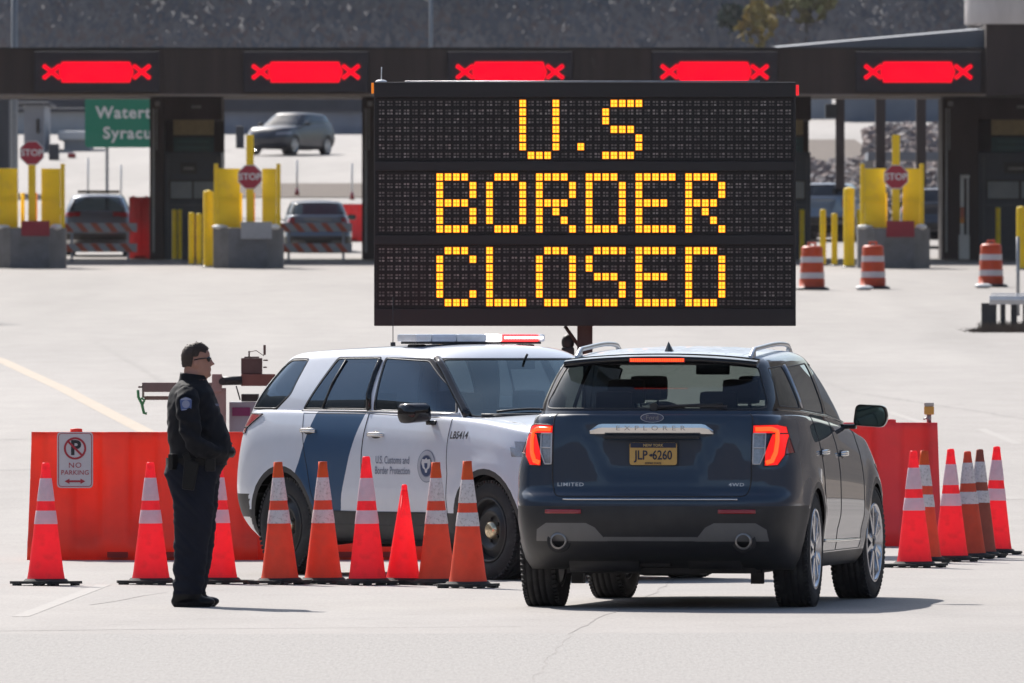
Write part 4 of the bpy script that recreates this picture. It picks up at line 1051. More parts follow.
# ================================================================ VEHICLES
paint_blue = MAT('dark_blue_metallic', (0.019, 0.036, 0.064), .45, .0, var=0, coat=1.0, crough=.02, spec=.15, back=(.01, .01, .01))
paint_white = MAT('white_car_paint', (0.66, 0.69, 0.75), .35, 0, var=.03, coat=.8, back=(.02, .02, .02))
stripe_blue = MAT('deep_blue_stripe', (0.026, 0.075, 0.155), .35, 0, var=0, coat=.0, spec=.22)
valance = MAT('grey_valance', (0.17, 0.165, 0.16), .45, var=.1)
rim_alloy = MAT('bright_alloy', (.62, .63, .66), .22, .95, var=.08)
rim_black = MAT('black_steel_rim', (.025, .026, .028), .4, .3, var=.1)
hub_gold = MAT('chrome_gold_cap', (.75, .62, .42), .22, .9, var=.5, scale=40)
def roof_glare():
    m = paint_blue.copy(); m.name = 'blue_roof_painted_glare'; n = m.node_tree.nodes; L = m.node_tree.links
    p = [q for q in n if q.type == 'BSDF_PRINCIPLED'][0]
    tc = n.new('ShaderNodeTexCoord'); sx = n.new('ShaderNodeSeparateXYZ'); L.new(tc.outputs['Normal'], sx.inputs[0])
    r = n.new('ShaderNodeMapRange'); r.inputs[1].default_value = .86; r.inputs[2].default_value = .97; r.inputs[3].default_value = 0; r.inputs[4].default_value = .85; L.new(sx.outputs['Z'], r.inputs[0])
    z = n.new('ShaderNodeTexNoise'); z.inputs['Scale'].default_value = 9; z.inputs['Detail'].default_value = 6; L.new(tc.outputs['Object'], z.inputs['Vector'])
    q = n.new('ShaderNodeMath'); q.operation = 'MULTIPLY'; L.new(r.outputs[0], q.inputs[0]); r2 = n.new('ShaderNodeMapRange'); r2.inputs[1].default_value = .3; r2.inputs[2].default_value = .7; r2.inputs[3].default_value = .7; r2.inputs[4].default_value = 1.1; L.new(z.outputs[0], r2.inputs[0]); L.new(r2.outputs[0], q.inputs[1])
    d = n.new('ShaderNodeBsdfDiffuse'); d.inputs[0].default_value = (.52, .57, .62, 1)       # pale sun glare painted into the upward-facing roof paint
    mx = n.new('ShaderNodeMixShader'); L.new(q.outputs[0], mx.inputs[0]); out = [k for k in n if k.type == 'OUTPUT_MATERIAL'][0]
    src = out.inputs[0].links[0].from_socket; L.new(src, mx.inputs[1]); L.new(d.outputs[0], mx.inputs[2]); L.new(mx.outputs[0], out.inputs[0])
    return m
glare_blue = roof_glare()
def gate_recess(x, y, z):
    if x > -2.1 or not (.84 < z < 1.27): return x
    hw = .30 + .50 * (z - .90); k = smooth01((hw - abs(y)) / .07 + .5) * smooth01((z - .87) / .05) * smooth01((1.235 - z) / .04)
    return x + .030 * k
def blue_spec():
    return dict(zb=.26, zB=1.33, wb=3.025, arch=.465, wheel_r=.395, wheel_y=.872, wheel='alloy', rim_mat=rim_alloy, hub_mat=M['black'],
        top=[(-2.6, 1.325), (-1.8, 1.325), (-.3, 1.275), (.95, 1.20), (1.3, 1.165), (1.9, 1.11), (2.25, 1.04), (2.5, .93)],
        xr=[(.26, -2.28), (.33, -2.42), (.45, -2.505), (.60, -2.54), (.71, -2.535), (.745, -2.50), (.775, -2.47), (1.0, -2.45), (1.15, -2.44), (1.33, -2.40)],
        xf=[(.26, 2.22), (.4, 2.42), (.6, 2.50), (.85, 2.52), (1.0, 2.48), (1.2, 2.36), (1.33, 2.20)],
        W=[(.26, .895), (.34, .945), (.5, .982), (.7, 1.002), (.9, .998), (1.05, .982), (1.15, .963), (1.22, .942), (1.33, .912)], rear_lift=.07, rear_nip=.045, tapr=.085, steer=R(-4),
        gW=[(0, .895), (.25, .875), (.5, .835), (.75, .785), (.9, .745), (1, .725)], gxr=[(0, -2.385), (.3, -2.28), (.6, -2.15), (.85, -2.03), (1, -1.95)], gxf=[(0, 1.20), (.5, .72), (.85, .34), (1, .15)],
        roof=[(-2.4, 1.69), (-2.0, 1.73), (-1.5, 1.755), (-.5, 1.782), (.2, 1.765), (.6, 1.72)], clad_z=.36, ar=.50, nr=4.6, gn=5.0, gtr=.13,
        paint=paint_blue, paint_back=glare_blue, valance=valance, handle_mat=M['chrome'],
        rear_zones=[([(-1.3, .2), (1.3, .2), (1.3, .70), (-1.3, .70)], 1), ([(.80, .46), (.30, .46), (.38, .555), (.44, .585), (.72, .585), (.79, .54)], 5), ([(-.80, .46), (-.30, .46), (-.38, .555), (-.44, .585), (-.72, .585), (-.79, .54)], 5), ([(-.32, .462), (.32, .462), (.32, .49), (-.32, .49)], 5)],
        rear_lamps=[('white_lamp', [(.690, 1.190), (.765, 1.190), (.765, 1.06), (.735, .985), (.690, .985)], M['clear_lens']),
                    ('tail_lamp', [(.685, 1.248), (.83, 1.252), (.880, 1.235), (.895, 1.190), (.685, 1.190)], M['red_lit']),
                    ('tail_lamp', [(.766, 1.189), (.895, 1.189), (.888, 1.04), (.850, .975), (.738, .970), (.766, 1.06)], M['red_lit']),
                    ('tail_lamp_wrap', [(.897, 1.232), (1.1, 1.22), (1.1, 1.08), (.890, 1.05)], M['red_lens'])], lamp_x=-2.13,
        rear_window=[(-.775, 1.362), (.775, 1.362), (.655, 1.665), (-.655, 1.665)], rear_gloss=[(-.835, 1.345), (.835, 1.345), (.70, 1.70), (-.70, 1.70)], side_gloss=[(-2.05, 1.362), (.90, 1.262), (.30, 1.66), (-.3, 1.69), (-1.88, 1.655)],
        windshield=[(-.78, 1.20), (.78, 1.20), (.63, 1.67), (-.63, 1.67)],
        side_windows=[('quarter_window', [(-2.02, 1.378), (-1.45, 1.358), (-1.45, 1.650), (-1.86, 1.635)], M['glass_black']), ('rear_door_window', [(-1.38, 1.35), (-.31, 1.315), (-.31, 1.665), (-1.30, 1.64)], M['glass_black']), ('front_door_window', [(-.22, 1.31), (.86, 1.245), (.27, 1.63), (-.22, 1.665)], M['glass_dark'])],
        doors=[('rear_door', [(-1.25, 1.31), (-.27, 1.30), (-.27, .37), (-.98, .37), (-1.02, .60)]), ('front_door', [(-.265, 1.30), (.93, 1.22), (.93, .40), (.90, .37), (-.265, .37)])],
        handles={'rear_door': (-1.03, 1.05), 'front_door': (-.06, 1.03)}, gate_poly=rounded([(-.66, .765), (.66, .765), (.683, .86), (.683, 1.33), (-.683, 1.33), (-.683, .86)], .05), mirror=(.55, 1.295), third_row=True, xbump=gate_recess, seat_z=1.37, wtrim=.055, front_lamps=[('headlamp', [(.55, .80), (.98, .84), (.98, .95), (.55, .92)], M['clear_lens'])])
B = blue_spec()
blue = make_suv('parked_suv', B, 'dark blue sport utility vehicle seen from behind with lit red tail lamps', 'car')
lowB, grB, gate = B['lowB'], B['grB'], B['gate']
def lay(base, vs, fs, mapper, off, name, mat, parent):
    out = []
    for v in vs:
        p = mapper(v)
        out.append(p)
    mb = MB(); mb.add(out, fs); return mb.build(name, mat, parent, weld=False)
def rear_map(base, cy, cz, off):        # u right as seen from behind -> -y
    def f(v):
        p = base.rear(cy - v.x, cz + v.y); return (p if p else Vector((-2.45, cy - v.x, cz + v.y))) + Vector((-off - v.z, 0, 0))
    return f
# chrome bar on the liftgate
mb = MB(); n_ = 30; pts = []
for i in range(n_ + 1):
    y = .425 - .85 * i / n_; hx = .040
    if abs(y) > .36: hx = .040 * (.43 - abs(y)) / .07 + .004
    p = lowB.rear(y, 1.22)
    pts.append((p.x, y, hx))
ring = []
for (x, y, h) in pts:
    t_ = 1.262
    e = (abs(y) - .36) / .065 if abs(y) > .36 else 0
    top_ = 1.264 - .045 * max(0, e) ; bot = 1.180
    ring.append([(x + .01, y, top_), (x - .03, y, top_ - .006), (x - .034, y, (top_ + bot) / 2 + .01), (x - .022, y, bot + .01), (x + .01, y, bot)])
vs = [v for r_ in ring for v in r_]
mb.add(vs, [[i*5+j, i*5+(j+1) % 5, (i+1)*5+(j+1) % 5, (i+1)*5+j] for i in range(n_) for j in range(5)] + [[4, 3, 2, 1, 0], [n_*5+j for j in range(5)]])
bar = mb.build('chrome_bar', M['chrome'], gate)
text_v, text_f = text_geo('EXPLORER', .045, .002, space=1.9, xs=1.35)
mb = MB(); mb.add([Vector((-2.489 - v.z, -v.x, 1.228 + v.y)) for v in text_v], text_f); mb.build('bar_lettering', MAT('grey_letters', (.45, .45, .45), .25, .9), bar, weld=False)
mb = MB(); mb.box((-2.452, 0, 1.166), (.05, .66, .016), bev=.005); mb.build('bar_recess', M['black'], gate)
# plate
def plate():
    pz, w_, h_ = 1.055, .325, .152; px_ = lowB.rear(0, pz).x - .022
    y0 = -.012
    mb = MB(); mb.prism(rounded([(-w_/2, -h_/2), (w_/2, -h_/2), (w_/2, h_/2), (-w_/2, h_/2)], .02), .004, Matrix.Translation((px_, y0, pz)) @ Matrix.Rotation(R(-90), 4, 'Z') @ FACE)
    o = mb.build('licence_plate', MAT('gold_plate', (.60, .36, .10), .45, var=.06, scale=30), gate)
    navy = MAT('plate_navy', (.010, .016, .045), .5)
    mb = MB(); mb.box((px_ - .006, y0, pz + .058), (.004, w_ - .012, .034)); mb.build('plate_header', navy, o)
    K = Matrix.Rotation(R(-90), 4, 'Z') @ FACE
    text_part('plate_number', 'JLP', .088, navy, o, Matrix.Translation((px_ - .007, y0 + .083, pz - .012)) @ K, xs=.80, bold=.0012)
    text_part('plate_number', '6260', .088, navy, o, Matrix.Translation((px_ - .007, y0 - .062, pz - .012)) @ K, xs=.78, bold=.0012)
    mb = MB(); mb.prism([(-.014, .002), (.004, .010), (.014, .004), (.006, -.010), (-.006, -.008)], .002, Matrix.Translation((px_ - .007, y0 + .016, pz - .010)) @ K); mb.build('state_mark', navy, o)
    text_part('plate_state', 'NEW YORK', .026, MAT('plate_gold_letters', (.55, .38, .15), .5), o, Matrix.Translation((px_ - .010, y0, pz + .057)) @ K, bold=.0004)
    text_part('plate_motto', 'EMPIRE STATE', .018, navy, o, Matrix.Translation((px_ - .007, y0, pz - .065)) @ K)
    mb = MB(); mb.prism(rounded([(-w_/2 - .006, -h_/2 - .006), (w_/2 + .006, -h_/2 - .006), (w_/2 + .006, h_/2 + .006), (-w_/2 - .006, h_/2 + .006)], .02), .004, Matrix.Translation((px_ + .006, y0, pz)) @ K); mb.build('plate_frame', M['black'], o)
plate()
# badges
K = Matrix.Rotation(R(-90), 4, 'Z') @ FACE
m_badge = MAT('badge_blue', (.012, .035, .11), .2, coat=1)
mb = MB(); p = lowB.rear(0, 1.300); n_ = 32
mb.prism([(.078 * math.cos(2*PI*i/n_), .030 * math.sin(2*PI*i/n_)) for i in range(n_)], .006, Matrix.Translation((p.x - .002, 0, 1.300)) @ K); bd = mb.build('badge', m_badge, gate)
mb = MB(); mb.tube([(p.x - .009, .078 * math.cos(2*PI*i/n_), 1.300 + .030 * math.sin(2*PI*i/n_)) for i in range(n_)], .0022, closed=True); mb.build('badge_rim', M['silver'], bd)
text_part('badge_lettering', 'Ford', .042, MAT('badge_letters', (.20, .22, .25), .4, .5), bd, Matrix.Translation((p.x - .010, 0, 1.300)) @ K @ Matrix.Shear('XY', 4, (.0, 0)) , xs=1.1)
m_let = MAT('bright_letters', (.6, .6, .62), .25, .7)
for tx, y, z, sz in (('LIMITED', .555, .845, .034), ('4WD', -.585, .845, .032)):
    vs, fs = text_geo(tx, sz, .002, .0006, xs=1.35, space=1.15); lay(lowB, vs, fs, rear_map(lowB, y, z, .003), .003, 'badge_lettering', m_let, gate)
# thin chrome strip on the bumper ledge
mb = MB(); mb.tube(on_rear(lowB, [(.60, .745), (-.60, .745)], .003), .007); mb.build('bumper_strip', M['chrome'], blue, weld=False)
for sg in (-1, 1):
    pts = on_rear(lowB, [(sg * .47, .662), (sg * .72, .662)], .004); mb = MB()
    mb.tube([q + Vector((0, 0, .006)) for q in pts], .011); mb.tube([q - Vector((0, 0, .004)) for q in pts], .011); mb.build('reflector', M['red_lens'], blue, weld=False)
    yy = sg * .635; q = lowB.rear(yy, .465); mb = MB()
    Mx = Matrix.Translation((q.x - .03, yy, .462)) @ Matrix.Rotation(R(90), 4, 'Y')
    mb.lathe([(.044, .0), (.056, .0), (.058, .02), (.05, .25)], Mx, n=28); mb.lathe([(.044, 0), (.042, .22), (0, .22)], Mx, n=28, mi=1); mb.lathe([(.050, .035), (.082, .030), (.080, .08)], Mx, n=28, mi=1); mb.build('exhaust_tip', [MAT('exhaust_steel', (.32, .31, .30), .3, .9), M['black']], blue, weld=False)
# tail lamp frames
for sg in (-1, 1):
    mb = MB()
    for ln in ([(.690, 1.190), (.765, 1.190), (.765, 1.06), (.735, .985), (.690, .985), (.690, 1.190)], [(.690, 1.095), (.765, 1.095)]):
        mb.tube(on_rear(lowB, [(y * sg, z) for y, z in ln], .011, .02), .0055)
    mb.build('lamp_frame', MAT('lamp_frame_grey', (.62, .60, .60), .3, .3), blue, weld=False)
for sg in (-1, 1):
    mb = MB(); mb.tube(on_rear(lowB, [(y * sg, z) for y, z in ((.70, 1.219), (.80, 1.221), (.832, 1.205), (.838, 1.14), (.832, 1.06), (.812, 1.005), (.775, .992))], .007, .015), .0165, n=8); mb.build('lamp_light_guide', M['red_hot'], blue, weld=False)
# spoiler with stop lamp
mb = MB(); n_ = 24; rows = []
for i in range(n_ + 1):
    y = -.665 + 1.33 * i / n_; e = (abs(y) / .665) ** 6
    zt_ = 1.730 - .035 * (abs(y) / .65) ** 2.2; xr_ = -2.185 + .10 * e + .03 * (y/.7) ** 2
    rows.append([(-1.88, y, zt_ + .006), (xr_ + .02, y, zt_ - .012), (xr_, y, zt_ - .022), (xr_ + .005, y, zt_ - .048), (xr_ + .09, y, zt_ - .060), (-1.95, y, zt_ - .05)])
vs = [v for r_ in rows for v in r_]; mb.add(vs, [[i*6+j, i*6+(j+1) % 6, (i+1)*6+(j+1) % 6, (i+1)*6+j] for i in range(n_) for j in range(6)], 0, True)
mb.add(rows[0], [[0, 1, 2, 3, 4, 5]]); mb.add(rows[-1], [[5, 4, 3, 2, 1, 0]])
for f_i, f in enumerate(mb.f):
    if f_i < n_ * 6 and f_i % 6 in (2, 3, 4): mb.m[f_i] = 1
sp = mb.build('spoiler', [glare_blue, M['gloss']], blue, weld=False)
mb = MB(); mb.box((-2.186, 0, 1.690), (.012, .385, .030), bev=.004); sl = mb.build('high_stop_lamp', M['red_lens'], blue)
mb = MB()
for i in range(24): mb.box((-2.194, -.178 + .0155 * i, 1.691), (.006, .0118, .021))
mb.build('stop_lamp_leds', M['red_hot'], sl)
mb = MB(); p = grB.rear(.0, 1.40); mb.cyl((p.x - .02, 0, 1.372), (p.x - .05, 0, 1.372), .028); mb.tube([(p.x - .04, 0, 1.372), (p.x - .03, -.22, 1.382), (p.x - .02, -.47, 1.392)], .010); mb.box((p.x - .028, -.27, 1.378), (.012, .46, .016)); mb.build('rear_wiper', M['black'], blue)
# roof: ribs, rails, fin
mb = MB()
for y in (-.52, -.40, -.28, -.16, -.04, .08, .20, .32, .44, .56):
    pts = [grB.cast((x, y, 3), (0, 0, -1)) for x in [-1.95 + .2 * i for i in range(10)]]; mb.tube([p + Vector((0, 0, -.0090)) for p in pts if p], .0115, n=8)
mb.build('roof_ribs', glare_blue, blue, weld=False)
for sg in (-1, 1):
    mb = MB(); pts = []
    for i in range(29):
        t_ = i / 28; x = -1.92 + 2.05 * t_; q = grB.cast((x, sg * .60, 3), (0, 0, -1)); hgt = .046 * min(1, (math.sin(PI * t_)) * 3.2) ** .8
        pts.append(q + Vector((0, 0, hgt)))
    mb.tube(pts, .017, n=8); 
    for i in (1, 2, 26, 27): q = pts[i]; mb.box(q - Vector((0, 0, .02)), (.10, .03, .04), bev=.008)
    mb.build('roof_rail', M['silver'], blue, weld=False)
mb = MB(); q = grB.cast((-1.62, 0, 3), (0, 0, -1))
mb.add([q + Vector(v) for v in ((-.08, 0, -.01), (-.05, -.03, -.01), (.09, -.022, -.01), (.12, 0, -.01), (.09, .022, -.01), (-.05, .03, -.01), (-.045, 0, .068), (-.015, 0, .06))], [[0, 1, 6], [1, 7, 6], [1, 2, 7], [2, 3, 7], [3, 4, 7], [4, 5, 7], [5, 6, 7], [5, 0, 6]]); mb.build('antenna_fin', MAT('antenna_grey', (.05, .055, .06), .3), blue)
for sg in (-1, 1):
    mb = MB(); mb.tube(on_side(grB, [(-1.405, 1.36), (-1.40, 1.50), (-1.37, 1.655)], sg, .004), .011); mb.build('pillar_trim', M['silver'], blue, weld=False)
    mb = MB(); mb.tube(on_side(lowB, [(-.92, .445), (-.27, .435), (.85, .43)], sg, .006), .011); mb.build('door_trim', M['chrome'], blue, weld=False)
    mb = MB(); mb.tube(on_side(grB, [(-2.10, 1.352), (-1.4, 1.335), (-.25, 1.298), (.90, 1.232)], sg, .004), .008); mb.build('beltline_trim', M['gloss'], blue, weld=False)
TH = R(9.2); blue.rotation_euler = (0, 0, R(90) - TH); blue.location = (1.097 + 1.51 * math.sin(TH), 96.05 + 1.51 * math.cos(TH), 0)

def white_spec():
    return dict(zb=.27, zB=1.27, wb=2.86, arch=.465, wheel_r=.378, wheel_y=.85, wheel='steel', rim_mat=rim_black, hub_mat=hub_gold,
        top=[(-2.6, 1.255), (-1.8, 1.275), (-.3, 1.265), (.95, 1.225), (1.3, 1.20), (1.8, 1.14), (2.2, 1.06), (2.5, .95)],
        xr=[(.27, -2.20), (.36, -2.32), (.48, -2.42), (.62, -2.455), (.75, -2.45), (.95, -2.41), (1.1, -2.38), (1.27, -2.30)],
        xf=[(.27, 2.25), (.4, 2.42), (.6, 2.48), (.85, 2.49), (1.0, 2.44), (1.2, 2.32), (1.27, 2.24)],
        W=[(.27, .90), (.34, .945), (.5, .982), (.7, 1.0), (.9, 1.0), (1.05, .985), (1.12, .970), (1.2, .945), (1.27, .92)],
        gW=[(0, .91), (.25, .88), (.5, .835), (.75, .775), (.9, .735), (1, .71)], gxr=[(0, -2.30), (.3, -2.23), (.6, -2.12), (.85, -2.0), (1, -1.93)], gxf=[(0, 1.18), (.5, .78), (.85, .46), (1, .27)],
        roof=[(-2.3, 1.70), (-1.9, 1.735), (-1.2, 1.765), (-.3, 1.785), (.3, 1.765), (.7, 1.71)], clad_z=.50, ar=.60, nr=3.2, gn=3.6, crown=.05, gtr=.06, paint_back=paint_white,
        paint=paint_white, stripe=stripe_blue, handle_mat=M['chrome'], valance=M['silver'],
        side_zones=[([(-1.02, 1.30), (-.33, 1.30), (-.63, .50), (-1.32, .50)], 3)],
        rear_zones=[([(-1.3, .2), (1.3, .2), (1.3, .62), (-1.3, .62)], 1), ([(-1.3, .2), (1.3, .2), (1.3, .44), (-1.3, .44)], 5)],
        side_lamps=[('tail_lamp', [(-2.6, 1.238), (-1.80, 1.238), (-1.99, 1.14), (-2.6, 1.085)], M['red_lens'])], rear_lamps=[('tail_lamp', [(.66, 1.225), (1.1, 1.235), (1.1, 1.10), (.70, 1.08)], M['red_lens'])], lamp_x=-2.04,
        rear_window=[(-.76, 1.28), (.76, 1.28), (.62, 1.64), (-.62, 1.64)], windshield=[(-.80, 1.235), (.80, 1.235), (.645, 1.668), (-.645, 1.668)],
        side_windows=[('quarter_window', [(-2.06, 1.285), (-1.68, 1.285), (-1.52, 1.40), (-1.46, 1.66), (-1.70, 1.655), (-1.84, 1.60)], M['glass_patrol']),
                      ('rear_door_window', [(-1.26, 1.285), (-.36, 1.285), (-.42, 1.675), (-1.02, 1.67)], M['glass_patrol']),
                      ('front_door_window', [(-.26, 1.28), (.80, 1.262), (.66, 1.40), (.20, 1.655), (-.34, 1.675)], M['glass_patrol'])],
        rear_glass=M['glass_dark'], front_glass=M['glass_screen'], doors=[('rear_door', [(-1.22, 1.25), (-.30, 1.25), (-.30, .40), (-.86, .40), (-.98, .60)]), ('front_door', [(-.295, 1.25), (.86, 1.22), (.90, .80), (.86, .40), (-.295, .40)])],
        handles={'rear_door': (-1.08, 1.11), 'front_door': (-.12, 1.085)}, gate_poly=rounded([(-.72, .68), (.72, .68), (.80, .9), (.80, 1.26), (-.80, 1.26), (-.80, .9)], .06), mirror=(.62, 1.26), seat_z=1.22,
        front_lamps=[('headlamp', [(.60, .90), (1.02, .94), (1.02, 1.06), (.60, 1.0)], M['clear_lens'])], front_zones=[([(-.6, .55), (.6, .55), (.6, .98), (-.6, .98)], 4)])
Wp = white_spec()
white = make_suv('patrol_suv', Wp, 'white patrol vehicle with blue slanted stripe and roof light bar behind the cones', 'patrol car')
lw, gw_ = Wp['lowB'], Wp['grB']
def side_map(base, cx, cz, sg, off):      # right side (sg=-1): u right as seen = +x
    def f(v):
        q = base.side(cx - sg * v.x, cz + v.y, sg)
        return q + base.normal(q) * (off + v.z)
    return f
m_navy = MAT('navy_lettering', (.02, .045, .13), .4); m_grl = MAT('grey_lettering', (.20, .23, .30), .4)
for sg in (-1, 1):
    for tx, z in (('U.S. Customs and', .895), ('Border Protection', .815)):
        vs, fs = text_geo(tx, .082, 0, .0008, xs=.80); lay(lw, vs, fs, side_map(lw, .145, z, sg, .004), .004, 'door_lettering', m_grl, white)
    vs, fs = text_geo('LB5414', .078, 0, .0015, xs=1.0); lay(lw, vs, fs, side_map(lw, 1.02, 1.09, sg, .004), .004, 'fender_number', MAT('dark_number', (.03, .03, .04), .4), white)
    def disc(r0, r1, off, mat, nm, cx=.62, cz=.855, par=white, n=32):
        vs = []; fs = []
        for i in range(n):
            for r in (r0, r1): vs.append(Vector((r * math.cos(2*PI*i/n), r * math.sin(2*PI*i/n), 0)))
        fs = [[2*i, 2*i+1, (2*i+3) % (2*n), (2*i+2) % (2*n)] for i in range(n)]
        return lay(lw, vs, fs, side_map(lw, cx, cz, sg, off), off, nm, mat, par)
    seal_ = disc(0, .125, .003, m_grl, 'door_seal'); disc(.086, .118, .004, MAT('seal_ring', (.45, .47, .52), .4), 'seal_ring', par=seal_); disc(0, .078, .005, m_navy, 'seal_field', par=seal_)
    wing = [Vector(v + (0,)) for v in ((0, .06), (.018, .045), (.055, .05), (.065, .02), (.045, -.02), (.02, -.03), (.012, -.055), (-.012, -.055), (-.02, -.03), (-.045, -.02), (-.065, .02), (-.055, .05), (-.018, .045))]
    lay(lw, wing + [Vector((0, 0, 0))], [[i, (i + 1) % 13, 13] for i in range(13)], side_map(lw, .62, .86, sg, .0065), .006, 'seal_eagle', MAT('seal_white', (.6, .6, .62), .4), seal_)
    sh = [Vector(v + (0,)) for v in ((-.022, .018), (.022, .018), (.020, -.01), (0, -.03), (-.020, -.01))]
    lay(lw, sh, [[0, 1, 2, 3, 4]], side_map(lw, .62, .86, sg, .008), .008, 'seal_shield', m_navy, seal_)
    mb = MB(); mb.tube(on_side(gw_, [(-1.28, 1.268), (-.3, 1.268), (.84, 1.25)], sg, .006), .008); mb.build('beltline_trim', M['chrome'], white, weld=False)
    mb = MB(); mb.tube(on_side(lw, [(-.86, .50), (-.3, .495), (.86, .50)], sg, .003), .006); mb.build('sill_trim', M['black'], white, weld=False)
    mb = MB(); mb.tube([gw_.side(x, z, sg) + gw_.normal(gw_.side(x, z, sg)) * .002 for x, z in ((-.335, 1.28), (-.385, 1.40), (-.40, 1.55), (-.40, 1.66))], .028); mb.build('door_pillar', M['gloss'], white, weld=False)
    mb = MB(); mb.tube([gw_.side(x, z, sg) for x, z in ((-1.00, 1.29), (-.96, 1.48), (-.90, 1.66))], .010); mb.build('window_divider', M['black'], white, weld=False)
# black A pillars
for sg in (-1, 1):
    mb = MB(); pts = []
    for i in range(12):
        t_ = i / 11; z = 1.235 + .43 * t_; y = sg * (.815 - .155 * t_); q = gw_.cast((3, y, z), (-1, 0, 0)); pts.append(q)
    mb.tube(pts, .036, n=8); mb.build('windshield_pillar', M['gloss'], white, weld=False)
mb = MB(); mb.tube([gw_.cast((3, y, 1.235), (-1, 0, 0)) + Vector((.03, 0, .006)) for y in [-.75 + .1 * i for i in range(16)]], .016); mb.build('cowl', M['black'], white, weld=False)
for y0, y1 in ((-.62, -.02), (.05, .62)):
    mb = MB(); pts = [gw_.cast((3, y0 + (y1-y0) * i / 6, 1.262 + .02 * math.sin(i / 6 * PI)), (-1, 0, 0)) + Vector((.016, 0, .008)) for i in range(7)]; mb.tube(pts, .009); mb.build('wiper', M['black'], white, weld=False)
# hood shut line
mb = MB(); hp = []
for x, y in [(1.12, -.80), (1.5, -.79), (1.9, -.75), (2.2, -.66)]: q = lw.cast((x, y, 3), (0, 0, -1)); hp.append(q)
mb.tube(hp, .004); mb.tube([Vector((p.x, -p.y, p.z)) for p in hp], .004); mb.build('hood_gap', M['black'], white, weld=False)
# roof light bar
lb = None; zr_ = gw_.cast((-.28, 0, 3), (0, 0, -1)).z + .012
mb = MB(); mb.box((-.28, 0, zr_ - .004), (.24, 1.14, .018), bev=.006)
for sg in (-1, 1): mb.box((-.28, sg * .50, zr_ - .05), (.12, .10, .07), bev=.015); mb.box((-.28, sg * .565, zr_ - .075), (.08, .04, .05))
lb = mb.build('light_bar', M['black'], white)
def seg(y0, y1, mt, nm): mb = MB(); mb.box((-.28, (y0 + y1) / 2, zr_ + .033), (.27, abs(y1 - y0) - .006, .06), bev=.018); return mb.build(nm, mt, lb)
m_smoke = MAT('grey_lens', (.80, .82, .84), .15, coat=1)
seg(-.60, -.45, m_smoke, 'lens'); seg(-.45, -.22, MAT('blue_grey_lens', (.62, .66, .74), .15, coat=1), 'lens'); seg(-.22, .06, m_smoke, 'lens'); seg(.06, .20, M['white_lit'], 'lit_lens'); seg(.20, .54, MAT('red_bar_lens', (.5, .03, .03), .2, var=0, coat=1, emit=(1, .035, .035), estr=1.1), 'lit_lens'); seg(.54, .60, m_smoke, 'lens')
mb = MB()
for i in range(14): mb.box((-.42, .225 + .026 * i, zr_ + .036), (.008, .018, .02)); mb.box((-.14, .225 + .026 * i, zr_ + .036), (.008, .018, .02))
mb.build('bar_leds', M['white_lit'], lb)
mb = MB(); q = gw_.cast((-1.1, .25, 3), (0, 0, -1)); mb.box(q + Vector((0, 0, .02)), (.14, .06, .05), bev=.02); mb.build('antenna_pod', M['black'], white)
mb = MB(); q = gw_.cast((-1.0, -.25, 3), (0, 0, -1)); mb.cyl(q, q + Vector((0, 0, .03)), .02); mb.cyl(q, q + Vector((0, 0, .38)), .0035, n=5); mb.build('whip_antenna', M['black'], white)
PH = R(33.6); white.rotation_euler = (0, 0, math.atan2(-math.cos(PH), math.sin(PH))); white.location = (-.16, 107.7, 0)

# distant vehicles ---------------------------------------------------
def far_suv(name, paint, label, Y, px, rz, lit=False, stripe=None, roofscale=1.0, bar=False, cat='car', dz=0.0):
    S = white_spec() if bar else blue_spec()
    S['detail'] = 1; S['paint'] = paint; S['seats'] = False; S['handles'] = {}; S['stripe'] = stripe or paint
    S['rear_glass'] = M['glass_dark']; S['wheel'] = 'alloy' if not bar else 'steel'; S['paint_back'] = paint
    for k_ in ('rear_lamps',): S[k_] = [(a, b, M['red_lens']) for a, b, c in S[k_]]
    if not bar: S['side_zones'] = []
    o = make_suv(name, S, label, cat); o.rotation_euler = (0, 0, rz); o.location = (X_(px, Y), Y, gz(Y) + dz)
    if bar: mb = MB(); mb.box((-.28, 0, 1.84), (.27, 1.2, .08), bev=.02); mb.build('light_bar', M['gloss'], o)
    return o
sil = MAT('silver_blue_paint', (.17, .20, .26), .3, .5, var=0, coat=1, back=(.01, .01, .01))
far_suv('far_car', MAT('slate_paint', (.016, .022, .036), .4, .0, var=0, coat=.4, back=(.01, .01, .01)), 'dark sport utility vehicle facing left on the far road above the guard', Yof(155), 290, R(-90) - R(26))
far_suv('patrol_suv', MAT('silver_patrol_paint', (.15, .18, .24), .35, .3, var=0, coat=1, back=(.01, .01, .01)), 'silver blue patrol vehicle parked in the first lane under the canopy', 404, 99, R(90), bar=True, cat='patrol car')
far_suv('far_car', MAT('silver_car_paint', (.13, .16, .21), .35, .3, var=0, coat=1, back=(.01, .01, .01)), 'silver blue car parked in the second lane behind a striped barricade', 412, 315, R(93), cat='car', dz=-.28)
far_suv('far_car', MAT('navy_van_paint', (.03, .035, .05), .3, .2, var=0, coat=1, back=(.01, .01, .01)), 'dark vehicle in the lane right of the right stop sign', 420, 937, R(84), cat='car', dz=0)
